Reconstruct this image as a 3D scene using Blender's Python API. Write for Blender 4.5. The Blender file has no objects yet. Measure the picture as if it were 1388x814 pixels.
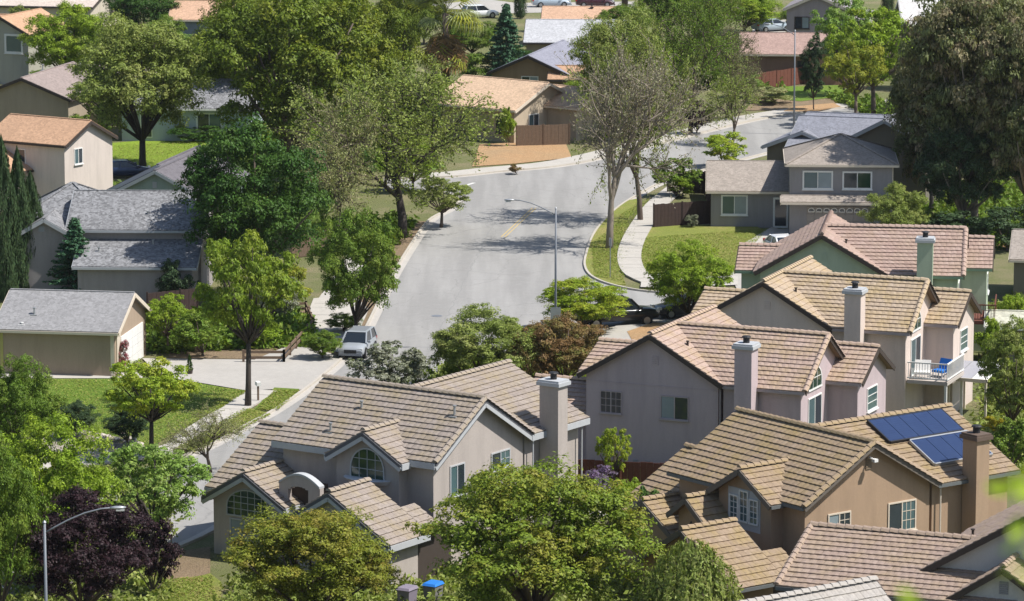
import bpy, bmesh, math, random
import numpy as np
from mathutils import Vector, Matrix, Quaternion
from mathutils.geometry import tessellate_polygon
R = math.radians
rng = random.Random(7)
scn = bpy.context.scene
COL = scn.collection
# ------------------------------------------------------------------ camera
CAM_H, FPX, W0, H0 = 45.0, 5500.0, 1388.0, 814.0
PITCH = math.atan(927.0 / FPX)
cd = bpy.data.cameras.new('camera')
cam = bpy.data.objects.new('camera', cd)
COL.objects.link(cam)
cam.location = (0, 0, CAM_H)
cam.rotation_euler = (math.pi / 2 - PITCH, 0, 0)
cd.sensor_width = 36.0
cd.lens = 36.0 * FPX / W0
cd.clip_start = 1.0
cd.clip_end = 4000
cd.dof.use_dof = True
cd.dof.focus_distance = 235
cd.dof.aperture_fstop = 2.2
scn.camera = cam
# ------------------------------------------------------------------ light
SUN_AZ, SUN_EL = R(-13), R(55)          # azimuth from +X towards +Y
wd = bpy.data.worlds.new('World')
scn.world = wd
wd.use_nodes = True
nt = wd.node_tree
sky = nt.nodes.new('ShaderNodeTexSky')
sky.sky_type = 'NISHITA'
sky.sun_disc = False
sky.sun_elevation = SUN_EL
sky.sun_rotation = math.pi / 2 - SUN_AZ
sky.altitude = 50
nt.links.new(sky.outputs[0], nt.nodes['Background'].inputs[0])
nt.nodes['Background'].inputs[1].default_value = 0.105
sl = bpy.data.lights.new('sun', 'SUN')
sl.energy = 5.0
sl.angle = R(0.53)
sl.color = (1.0, 0.965, 0.91)
so = bpy.data.objects.new('sun', sl)
COL.objects.link(so)
sv = Vector((math.cos(SUN_EL) * math.cos(SUN_AZ), math.cos(SUN_EL) * math.sin(SUN_AZ), math.sin(SUN_EL)))
so.rotation_euler = sv.to_track_quat('Z', 'Y').to_euler()
so.location = (60, 200, 120)
scn.view_settings.view_transform = 'Standard'
scn.view_settings.look = 'None'
scn.view_settings.exposure = 0.36
scn.view_settings.gamma = 1.0
scn.cycles.max_bounces = 5
scn.cycles.diffuse_bounces = 3
scn.cycles.glossy_bounces = 2
scn.cycles.transmission_bounces = 2
scn.cycles.transparent_max_bounces = 4
scn.cycles.caustics_reflective = False
scn.cycles.caustics_refractive = False

def at(px, py, z=0.0):
    """world point seen at photo pixel (px,py), at height z"""
    x = (px - 694) / FPX
    v = (407 - py) / FPX
    dy = math.cos(PITCH) + v * math.sin(PITCH)
    dz = -math.sin(PITCH) + v * math.cos(PITCH)
    t = (z - CAM_H) / dz
    return Vector((x * t, dy * t, z))
def height_at(base, py):
    """height z above base whose image row is py"""
    v = (407 - py) / FPX
    dy = math.cos(PITCH) + v * math.sin(PITCH)
    dz = -math.sin(PITCH) + v * math.cos(PITCH)
    return CAM_H + base.y / dy * dz
def ppm(base):
    return FPX / math.hypot(base.y, CAM_H)

# ------------------------------------------------------------------ materials
MATS = {}
class NB:
    def __init__(s, name):
        s.m = bpy.data.materials.new(name)
        s.m.use_nodes = True
        s.t = s.m.node_tree
        s.p = s.t.nodes['Principled BSDF']
        s.out = s.t.nodes['Material Output']
        s.p.inputs['Specular IOR Level'].default_value = 0.3
        s._co = None
    def n(s, typ, **kw):
        nd = s.t.nodes.new(typ)
        for k, v in kw.items():
            setattr(nd, k, v)
        return nd
    def l(s, a, b): s.t.links.new(a, b)
    def co(s):
        if s._co is None:
            s._co = s.n('ShaderNodeTexCoord').outputs['Object']
        return s._co
    def world(s):
        return s.n('ShaderNodeNewGeometry').outputs['Position']
    def noise(s, scale, detail=4, rough=.6, co=None):
        nd = s.n('ShaderNodeTexNoise')
        nd.inputs['Scale'].default_value = scale
        nd.inputs['Detail'].default_value = detail
        nd.inputs['Roughness'].default_value = rough
        s.l(co or s.co(), nd.inputs['Vector'])
        return nd.outputs['Fac']
    def ramp(s, fac, stops):
        nd = s.n('ShaderNodeValToRGB')
        el = nd.color_ramp.elements
        while len(el) < len(stops): el.new(.5)
        for e, (p, c) in zip(el, stops):
            e.position = p
            e.color = tuple(c) + ((1,) if len(c) == 3 else ())
        s.l(fac, nd.inputs[0])
        return nd.outputs[0]
    def mix(s, fac, a, b, blend='MIX'):
        nd = s.n('ShaderNodeMix', data_type='RGBA', blend_type=blend)
        for i, v in ((0, fac), (6, a), (7, b)):
            if hasattr(v, 'is_linked') or hasattr(v, 'links'): s.l(v, nd.inputs[i])
            elif isinstance(v, (int, float)): nd.inputs[i].default_value = v
            else: nd.inputs[i].default_value = tuple(v) + ((1,) if len(v) == 3 else ())
        return nd.outputs[2]
    def attr(s, name):
        return s.n('ShaderNodeAttribute', attribute_name=name).outputs['Fac']
    def bump(s, h, strength=.4, dist=.02):
        nd = s.n('ShaderNodeBump')
        nd.inputs['Strength'].default_value = strength
        nd.inputs['Distance'].default_value = dist
        s.l(h, nd.inputs['Height'])
        s.l(nd.outputs[0], s.p.inputs['Normal'])
    def base(s, c):
        if hasattr(c, 'links'): s.l(c, s.p.inputs['Base Color'])
        else: s.p.inputs['Base Color'].default_value = tuple(c) + (1,)
    def rough(s, v): s.p.inputs['Roughness'].default_value = v
def sc(c, k): return tuple(min(1, x * k) for x in c)
def mat(name, fn):
    if name not in MATS:
        b = NB(name)
        fn(b)
        MATS[name] = b.m
    return MATS[name]
def plain(name, c, r=.7, metal=0, var=.12, scale=3):
    def f(b):
        b.base(b.mix(b.noise(scale, 5), sc(c, 1 - var), sc(c, 1 + var)))
        b.rough(r)
        b.p.inputs['Metallic'].default_value = metal
    return mat(name, f)
def stucco(name, c, var=.1):
    def f(b):
        big = b.noise(.45, 4)
        col = b.mix(big, sc(c, 1 - var), sc(c, 1 + var))
        fine = b.noise(14, 3)
        col = b.mix(b.ramp(fine, [(.35, (0, 0, 0)), (.65, (1, 1, 1))]), sc(c, .93), col)
        streak = b.n('ShaderNodeMapping'); streak.inputs['Scale'].default_value = (1.1, 1.1, .16)
        b.l(b.co(), streak.inputs[0])
        st = b.noise(1.3, 5, .7, streak.outputs[0])
        col = b.mix(b.ramp(st, [(.45, (0, 0, 0)), (.75, (.6, .6, .6))]), col, sc(c, .68))
        b.base(col); b.rough(.9)
        b.bump(b.noise(30, 3), .35, .01)
    return mat(name, f)
def tilemat(name, c, c2, lich=(.42, .33, .10), lamt=.5):
    lamt = min(.85, lamt * 1.5)
    def f(b):
        t = b.attr('tint')
        col = b.ramp(t, [(0, sc(c, .8)), (.45, c), (.75, c2), (1, sc(c2, 1.12))])
        n = b.noise(.9, 5, .65)
        col = b.mix(b.ramp(n, [(.42, (0, 0, 0)), (.68, (lamt,) * 3)]), col, lich)
        d = b.noise(6, 5, .7)
        col = b.mix(b.ramp(d, [(.38, (.45, .45, .45)), (.6, (0, 0, 0))]), col, sc(c, .55))
        b.base(col); b.rough(.85)
        b.bump(b.noise(22, 3), .4, .02)
    return mat(name, f)
def shingle(name, c, var=.25):
    def f(b):
        br = b.n('ShaderNodeTexVoronoi'); br.inputs['Scale'].default_value = 6.5
        b.l(b.co(), br.inputs['Vector'])
        hsv = b.n('ShaderNodeSeparateColor'); b.l(br.outputs['Color'], hsv.inputs[0])
        col = b.mix(hsv.outputs[0], sc(c, 1 - var), sc(c, 1 + var))
        col = b.mix(b.ramp(b.noise(.5, 5, .6), [(.35, (0, 0, 0)), (.7, (.5, .5, .5))]), col, sc(c, .75))
        col = b.mix(b.ramp(b.noise(9, 4, .7), [(.4, (0, 0, 0)), (.7, (.5, .5, .5))]), col, sc(c, 1.35))
        b.base(col); b.rough(.92)
        b.bump(b.noise(16, 4), .5, .02)
    return mat(name, f)
def leafmat(name, c, c2, trans=.3, dark=.38):
    def f(b):
        t = b.attr('tint'); h = b.attr('hue')
        col = b.mix(b.ramp(h, [(.45, (0, 0, 0)), (.95, (1, 1, 1))]), c, c2)
        col = b.mix(t, b.mix(1.0, col, (dark,) * 3, 'MULTIPLY'), col)
        b.base(col); b.rough(.55)
        b.p.inputs['Specular IOR Level'].default_value = .2
        tr = b.n('ShaderNodeBsdfTranslucent')
        b.l(b.mix(1.0, col, (1.25, 1.3, .6), 'MULTIPLY'), tr.inputs[0])
        ms = b.n('ShaderNodeMixShader'); ms.inputs[0].default_value = trans
        b.l(b.p.outputs[0], ms.inputs[1]); b.l(tr.outputs[0], ms.inputs[2])
        b.l(ms.outputs[0], b.out.inputs[0])
    return mat(name, f)
def barkmat(name, c):
    def f(b):
        mp = b.n('ShaderNodeMapping'); mp.inputs['Scale'].default_value = (9, 9, 2)
        b.l(b.co(), mp.inputs[0])
        n = b.noise(3, 6, .7, mp.outputs[0])
        b.base(b.mix(n, sc(c, .55), sc(c, 1.4))); b.rough(.95)
        b.bump(n, .6, .05)
    return mat(name, f)
def glassmat(name, c, r=.08):
    def f(b):
        b.base(b.mix(b.noise(.8, 2), sc(c, .7), sc(c, 1.3))); b.rough(r)
        b.p.inputs['Specular IOR Level'].default_value = .8
    return mat(name, f)
def concrete(name, c, joints=0, sc_=1.0):
    def f(b):
        w = b.world()
        col = b.mix(b.noise(.35, 6, .65, w), sc(c, .8), sc(c, 1.15))
        col = b.mix(b.ramp(b.noise(3, 5, .7, w), [(.45, (0, 0, 0)), (.75, (.5, .5, .5))]), col, sc(c, .72))
        b.base(col); b.rough(.9)
        b.bump(b.noise(20, 3, .6, w), .3, .01)
    return mat(name, f)
def lawnmat(name, c, c2, dry=(.28, .22, .08), amt=.6):
    def f(b):
        w = b.world()
        col = b.mix(b.noise(1.7, 6, .75, w), c, c2)
        col = b.mix(b.ramp(b.noise(.22, 5, .65, w), [(.47, (0, 0, 0)), (.68, (amt,) * 3)]), col, dry)
        col = b.mix(b.ramp(b.noise(9, 3, .8, w), [(.35, (.7, .7, .7)), (.6, (0, 0, 0))]), col, sc(c, .55))
        b.base(col); b.rough(.95)
        b.bump(b.noise(11, 5, .8, w), 1, .12)
    return mat(name, f)
def asphalt(name, c):
    def f(b):
        w = b.world()
        col = b.mix(b.noise(.08, 5, .6, w), sc(c, .86), sc(c, 1.14))
        mp = b.n('ShaderNodeMapping'); mp.inputs['Rotation'].default_value = (0, 0, R(-4)); mp.inputs['Scale'].default_value = (.55, .035, 1)
        b.l(w, mp.inputs[0])
        col = b.mix(b.ramp(b.noise(1.2, 4, .55, mp.outputs[0]), [(.38, (0, 0, 0)), (.6, (.7, .7, .7))]), col, sc(c, .74))
        col = b.mix(b.ramp(b.noise(1.4, 7, .8, w), [(.5, (0, 0, 0)), (.75, (.4, .4, .4))]), col, sc(c, 1.25))
        vo = b.n('ShaderNodeTexVoronoi', feature='DISTANCE_TO_EDGE'); vo.inputs['Scale'].default_value = .16
        wn = b.n('ShaderNodeTexNoise'); wn.inputs['Scale'].default_value = .6; b.l(w, wn.inputs[0])
        ad = b.n('ShaderNodeVectorMath', operation='ADD'); b.l(w, ad.inputs[0]); b.l(wn.outputs['Color'], ad.inputs[1])
        b.l(ad.outputs[0], vo.inputs['Vector'])
        col = b.mix(b.ramp(vo.outputs['Distance'], [(0, (.3, .3, .3)), (.008, (0, 0, 0))]), col, sc(c, .35))
        b.base(col); b.rough(.88)
        b.bump(b.noise(25, 3, .6, w), .3, .01)
    return mat(name, f)

M_ASPH = asphalt('asphalt', (.31, .30, .285))
M_GUT = concrete('gutter_concrete', (.44, .41, .37))
M_CONC = concrete('path_concrete', (.45, .42, .375))
M_CONC2 = concrete('driveway_concrete', (.40, .375, .34))
M_KERB = concrete('kerb_concrete', (.46, .42, .36))
M_LAWN = lawnmat('lawn_green', (.12, .23, .02), (.21, .30, .035), amt=.3)
M_LAWN2 = lawnmat('lawn_worn', (.22, .27, .045), (.32, .33, .08), (.42, .33, .13), amt=.8)
M_LAWN3 = lawnmat('lawn_bright', (.22, .34, .025), (.30, .40, .04), amt=.2)
M_DIRT = lawnmat('bare_soil', (.26, .18, .11), (.36, .27, .17), (.20, .17, .08), .6)
M_MULCH = lawnmat('orange_mulch', (.50, .29, .14), (.60, .40, .22), (.42, .33, .20), .5)
M_GRAV = lawnmat('pale_gravel', (.42, .36, .29), (.6, .53, .45), (.35, .28, .2), .5)
M_GROUND = lawnmat('mixed_ground', (.13, .17, .04), (.26, .23, .12), (.34, .27, .17), .8)
M_GLASS = glassmat('window_glass', (.025, .035, .045))
M_GLASSL = glassmat('window_glass_curtained', (.22, .27, .29), .25)
M_GLASSG = glassmat('window_glass_green_reflection', (.02, .05, .03))
M_GLASST = glassmat('window_glass_teal', (.07, .12, .13))
M_WHITE = plain('white_trim', (.72, .71, .68), .5)
M_CREAMT = plain('cream_trim', (.60, .52, .42), .6)
M_GREYT = plain('grey_trim', (.30, .31, .33), .6)
M_LGREYT = plain('pale_grey_trim', (.42, .43, .44), .6)
M_DARKT = plain('dark_brown_trim', (.055, .042, .035), .7)
M_DARK = plain('near_black', (.02, .02, .022), .6)
M_METAL = plain('galvanised_metal', (.42, .43, .44), .45, .6)
M_GALV = plain('dull_pole_grey', (.19, .205, .23), .6, .2)
M_WOOD = plain('weathered_wood', (.16, .11, .075), .9, 0, .4, 6)
M_WOODD = plain('dark_brown_fence_wood', (.055, .035, .03), .9, 0, .35, 5)
M_WOODR = plain('redwood_fence', (.14, .052, .035), .9, 0, .35, 5)
M_DECK = plain('roof_underlay', (.20, .145, .10), .95)
M_TYRE = plain('tyre_rubber', (.02, .02, .02), .9)
M_RIM = plain('wheel_metal', (.35, .35, .36), .35, .8)

# ------------------------------------------------------------------ object helpers
def link(o, parent=None):
    COL.objects.link(o)
    if parent is not None: o.parent = parent
    return o
def meshobj(name, vs, fs, m, parent=None, tint=None, smooth=False):
    me = bpy.data.meshes.new(name)
    me.from_pydata([tuple(v) for v in vs], [], fs)
    if m is not None: me.materials.append(m)
    if tint is not None:
        a = me.attributes.new('tint', 'FLOAT', 'FACE')
        a.data.foreach_set('value', tint)
    if smooth:
        me.polygons.foreach_set('use_smooth', [True] * len(me.polygons))
    me.update()
    return link(bpy.data.objects.new(name, me), parent)
def tag(o, label=None, cat=None, group=None, kind=None):
    for k, v in (('label', label), ('category', cat), ('group', group), ('kind', kind)):
        if v: o[k] = v
    return o
def empty(name, loc, rz, label, cat, group=None):
    o = bpy.data.objects.new(name, None)
    o.empty_display_size = .3
    link(o); o.location = loc; o.rotation_euler = (0, 0, rz)
    return tag(o, label, cat, group)
class MB:
    def __init__(s): s.v = []; s.f = []; s.t = []
    def add(s, vs, fs, t=.5):
        k = len(s.v); s.v += [tuple(v) for v in vs]
        s.f += [tuple(i + k for i in f) for f in fs]; s.t += [t] * len(fs)
        return s
    def box(s, x0, x1, y0, y1, z0, z1, t=.5):
        return s.add([(x0, y0, z0), (x1, y0, z0), (x1, y1, z0), (x0, y1, z0), (x0, y0, z1), (x1, y0, z1), (x1, y1, z1), (x0, y1, z1)],
                     [(0, 3, 2, 1), (4, 5, 6, 7), (0, 1, 5, 4), (1, 2, 6, 5), (2, 3, 7, 6), (3, 0, 4, 7)], t)
    def bar(s, a, b, w, h, up=(0, 0, 1), t=.5):
        a = Vector(a); b = Vector(b); d = (b - a).normalized()
        x = d.cross(Vector(up))
        if x.length < 1e-4: x = Vector((1, 0, 0))
        x.normalize(); y = x.cross(d).normalized()
        c = [(-1, -1), (1, -1), (1, 1), (-1, 1)]
        vs = [p + x * (w / 2 * i) + y * (h / 2 * j) for p in (a, b) for i, j in c]
        return s.add(vs, [(3, 2, 1, 0), (4, 5, 6, 7), (0, 1, 5, 4), (1, 2, 6, 5), (2, 3, 7, 6), (3, 0, 4, 7)], t)
    def tube(s, pts, rad, n=8, t=.5):
        k0 = len(s.v); rings = []
        up = Vector((.3, .2, 1)).normalized()
        for i, p in enumerate(pts):
            p = Vector(p)
            d = (Vector(pts[min(i + 1, len(pts) - 1)]) - Vector(pts[max(i - 1, 0)])).normalized()
            x = d.cross(up)
            if x.length < .05: x = d.cross(Vector((1, 0, 0)))
            x.normalize(); y = d.cross(x)
            r = rad[i] if isinstance(rad, (list, tuple)) else rad
            rings.append([p + (x * math.cos(2 * math.pi * j / n) + y * math.sin(2 * math.pi * j / n)) * r for j in range(n)])
        vs = [v for r_ in rings for v in r_]
        fs = [(i * n + j, i * n + (j + 1) % n, (i + 1) * n + (j + 1) % n, (i + 1) * n + j) for i in range(len(pts) - 1) for j in range(n)]
        fs.append(tuple(range(n - 1, -1, -1))); fs.append(tuple((len(pts) - 1) * n + j for j in range(n)))
        return s.add(vs, fs, t)
    def obj(s, name, m, parent=None, tint=False, smooth=False):
        return meshobj(name, s.v, s.f, m, parent, s.t if tint else None, smooth)
def catmull(pts, per=6):
    P = [Vector(p) for p in pts]; out = []
    for i in range(len(P) - 1):
        p0 = P[max(i - 1, 0)]; p1 = P[i]; p2 = P[i + 1]; p3 = P[min(i + 2, len(P) - 1)]
        for k in range(per):
            t = k / per
            out.append(.5 * ((2 * p1) + (p2 - p0) * t + (2 * p0 - 5 * p1 + 4 * p2 - p3) * t * t + (3 * p1 - p0 - 3 * p2 + p3) * t ** 3))
    out.append(P[-1]); return out
def resample(pts, step):
    out = [pts[0].copy()]; acc = 0
    for a, b in zip(pts[:-1], pts[1:]):
        L = (b - a).length
        while acc + L >= step and L > 1e-6:
            a = a + (b - a) * ((step - acc) / L); L = (b - a).length; acc = 0; out.append(a.copy())
        acc += L
    return out
def poly(name, pts, z, m, kind='structure', thick=0, parent=None):
    pts = [Vector((p[0], p[1], z)) for p in pts]
    tris = tessellate_polygon([pts])
    vs = list(pts); fs = [tuple(t) for t in tris]
    fs2 = []
    for f in fs:
        a, b, c = (vs[i] for i in f)
        fs2.append(f if (b - a).cross(c - a).z > 0 else tuple(reversed(f)))
    if thick:
        n = len(pts); vs += [p - Vector((0, 0, thick)) for p in pts]
        fs2 += [(i, (i + 1) % n, n + (i + 1) % n, n + i) for i in range(n)]
    o = meshobj(name, vs, fs2, m, parent)
    if kind and parent is None: o['kind'] = kind
    return o
def side(pts, off):
    """offset a polyline to its left by off"""
    out = []
    for i, p in enumerate(pts):
        d = pts[min(i + 1, len(pts) - 1)] - pts[max(i - 1, 0)]
        d.z = 0; d.normalize()
        out.append(p + Vector((-d.y, d.x, 0)) * off)
    return out
def ribbon(name, pts, o0, o1, z, m, thick=0):
    a = side(pts, o0); b = side(pts, o1)
    n = len(pts); mb = MB()
    lo = a if o0 < o1 else b; hi = b if o0 < o1 else a
    vs = [(p.x, p.y, z) for p in lo] + [(p.x, p.y, z) for p in hi]
    fs = [(i, i + 1, n + i + 1, n + i) for i in range(n - 1)]
    if thick:
        vs += [(p.x, p.y, z - thick) for p in lo] + [(p.x, p.y, z - thick) for p in hi]
        fs += [(2 * n + i, 2 * n + i + 1, i + 1, i) for i in range(n - 1)]
        fs += [(n + i, n + i + 1, 3 * n + i + 1, 3 * n + i) for i in range(n - 1)]
        fs += [(0, n, 3 * n, 2 * n), (n - 1, 2 * n + n - 1, 4 * n - 1, 2 * n - 1)]
    return tag(meshobj(name, vs, fs, m), kind='structure')
def slabs(name, pts, o0, o1, z, m, step=1.5, gap=.035):
    """a pavement of separate cast slabs"""
    root = bpy.data.objects.new(name, None); link(root); root['kind'] = 'structure'
    rs = resample(pts, step); a = side(rs, o0); b = side(rs, o1)
    for i in range(len(rs) - 1):
        d = (rs[i + 1] - rs[i]).normalized() * gap * .5
        dz = rng.uniform(-.006, .006)
        q = [a[i] + d, a[i + 1] - d, b[i + 1] - d, b[i] + d]
        if (q[1] - q[0]).cross(q[2] - q[0]).z < 0: q.reverse()
        vs = [(p.x, p.y, z + dz) for p in q] + [(p.x, p.y, z - .1) for p in q]
        meshobj('slab', vs, [(0, 1, 2, 3), (0, 4, 5, 1), (1, 5, 6, 2), (2, 6, 7, 3), (3, 7, 4, 0)], m, root)
    return root
# ================================================================== ground, roads, pavements
g = poly('ground', [(-700, -100), (700, -100), (700, 2600), (-700, 2600)], 0, M_GROUND)
def P(*pp): return [at(x, y, 0) for x, y in pp]
LK = catmull(P((520, 258), (560, 259), (603, 262), (622, 270), (610, 284), (582, 300), (556, 336), (527, 385), (505, 430), (490, 458), (468, 484), (425, 521), (373, 557), (330, 580), (262, 615)) + [Vector((-23, 206, 0)), Vector((-30, 196, 0)), Vector((-43, 186, 0)), Vector((-70, 175, 0))], 6)
NK = catmull(P((1250, 426), (1100, 428), (1000, 432), (900, 437), (822, 447), (785, 460), (767, 480)) + [Vector(p + (0,)) for p in ((1.8, 241), (-.6, 233), (-4, 224.5), (-8.2, 215), (-12.9, 204.5), (-16.2, 194.5), (-23, 184), (-38, 174), (-70, 160))], 6)
FK = catmull(P((520, 243), (612, 240), (680, 233), (755, 226), (820, 214), (930, 186), (1030, 162), (1120, 149), (1250, 138), (1450, 128)), 6)
IK = catmull(P((1450, 158), (1250, 168), (1180, 174), (1040, 208), (950, 232), (902, 246), (870, 262), (835, 285), (808, 315), (796, 345), (795, 364), (808, 378), (840, 389), (885, 396), (950, 399), (1100, 398), (1250, 396)), 6)
poly('road', LK + list(reversed(NK)) + list(reversed(IK)) + list(reversed(FK)), .006, M_ASPH)
for nm, ln, s_ in (('left', LK, 1), ('near', NK, -1), ('far', FK, -1), ('corner', IK, 1)):
    ribbon('gutter', ln, 0, .45 * s_, .012, M_GUT)
    ribbon('kerb', ln, -.16 * s_, 0, .13, M_KERB, .14)
# painted marks
M_YEL = plain('yellow_road_paint', (.50, .37, .16), .7)
M_WPT = plain('white_road_paint', (.62, .61, .58), .7)
for o in (-.14, .14):
    ln = resample(P((682, 321), (726, 280)), 1.0)
    tag(ribbon('centre_line', ln, o - .05, o + .05, .011, M_YEL))
tag(ribbon('stop_line', resample(P((614, 256), (648, 246)), 1.0), -.15, .15, .011, M_WPT))
# parkways, yards
poly('parkway_soil', LK[5*6:12*6] + list(reversed(side(LK[5*6:12*6], -1.6))), .02, M_DIRT)
poly('parkway_grass', P((345, 556), (372, 527), (406, 529), (376, 555)), .10, M_LAWN, thick=.12)
poly('lower_parkway_grass', P((232, 611), (262, 585), (330, 553), (366, 562), (325, 581), (262, 613)), .10, M_LAWN2, thick=.12)
poly('left_lawn', P((-60, 516), (60, 513), (215, 513), (335, 529), (300, 552), (205, 606), (60, 592), (-60, 585)), .05, M_LAWN)
poly('gravel_bed', P((60, 590), (110, 583), (190, 600), (203, 612), (150, 628), (40, 622)), .07, M_GRAV)
poly('left_driveway', P((193, 487), (345, 489), (395, 468), (405, 464), (462, 486), (425, 521), (407, 530), (372, 529), (335, 531), (215, 511)), .09, M_CONC2)
slabs('left_pavement', catmull(P((545, 330), (512, 388), (480, 436), (440, 466)), 8), -3.4, -1.7, .12, M_CONC)
slabs('lower_left_pavement', catmull(P((343, 530), (300, 556), (250, 587), (205, 612)) + [Vector((-27, 212, 0)), Vector((-34, 203, 0))], 8), -.2, 1.5, .12, M_CONC)
poly('side_walkway', P((402, 463), (425, 405), (480, 400), (500, 420), (472, 482)), .06, M_CONC)
poly('garage_path', P((-20, 508), (-20, 514), (193, 514), (193, 506)), .08, M_CONC)
poly('planter_mulch', P((225, 470), (300, 462), (420, 415), (425, 432), (372, 488), (230, 486)), .06, M_DIRT)
# far side: orange mulch yard, pavement
poly('mulch_yard', P((640, 226), (650, 196), (765, 190), (775, 214), (700, 222)), .05, M_MULCH)
ribbon('far_pavement', FK[3:8 * 6], .35, 2.6, .10, M_CONC, .1)
poly('far_dry_yard', P((1010, 150), (1030, 125), (1140, 118), (1160, 140), (1080, 150)), .05, M_DIRT)
poly('far_green_lawn', P((1035, 132), (1060, 118), (1150, 116), (1150, 130), (1085, 138)), .08, M_LAWN)
poly('far_tree_mulch', P((1062, 152), (1075, 146), (1130, 141), (1140, 146), (1100, 153)), .13, M_MULCH)
# right corner plot
poly('corner_lawn', P((863, 365), (866, 325), (885, 306), (1022, 306), (1050, 320), (990, 374), (940, 380), (895, 377)), .08, M_LAWN2)
poly('corner_parkway', list(reversed(IK[6*6+3:12*6])) + P((866, 270), (850, 300), (838, 338), (838, 368), (848, 386)), .10, M_LAWN2, thick=.1)
slabs('corner_pavement', catmull(P((925, 250), (893, 276), (874, 300), (858, 328), (853, 352), (862, 372), (886, 384)), 8), -.85, .85, .15, M_CONC)
poly('pavement_pad', P((870, 378), (896, 372), (896, 392), (868, 391)), .128, M_CONC)
poly('corner_driveway', P((990, 374), (1045, 312), (1200, 306), (1200, 390), (1000, 396)), .09, M_CONC2)
poly('house_walk', P((1002, 335), (1046, 309), (1056, 312), (1022, 338)), .11, M_CONC)
poly('side_pavement_back', P((905, 378), (1000, 376), (1000, 388), (900, 391)), .12, M_CONC)
poly('pickup_driveway', P((815, 455), (850, 436), (905, 436), (880, 470), (800, 500)), .14, M_CONC2)
poly('mulch_corner', P((850, 452), (885, 440), (925, 440), (930, 470), (860, 470)), .16, M_MULCH)
poly('far_left_lawn', P((130, 230), (130, 196), (200, 190), (300, 186), (300, 215), (205, 236)), .05, M_LAWN3)
poly('near_lawn', P((170, 840), (215, 785), (285, 778), (300, 790), (300, 840)), .05, M_LAWN2)
poly('red_bark_bed', P((238, 790), (245, 784), (275, 784), (275, 790)), .08, M_MULCH)
poly('near_path', P((200, 790), (222, 752), (285, 742), (285, 778), (240, 790)), .06, M_DIRT)
poly('far_road', P((560, -14), (700, 4), (860, 2), (860, 14), (690, 18), (540, 6)), .03, M_CONC2)
poly('far_carpark', P((1020, 36), (1065, 26), (1065, 48), (1020, 52)), .03, M_CONC2)
poly('right_yard', P((1240, 300), (1250, 276), (1330, 272), (1340, 300)), .03, M_CONC2)
poly('right_dry_slope', P((1300, 330), (1320, 310), (1500, 300), (1500, 350)), .03, M_MULCH)
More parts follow.
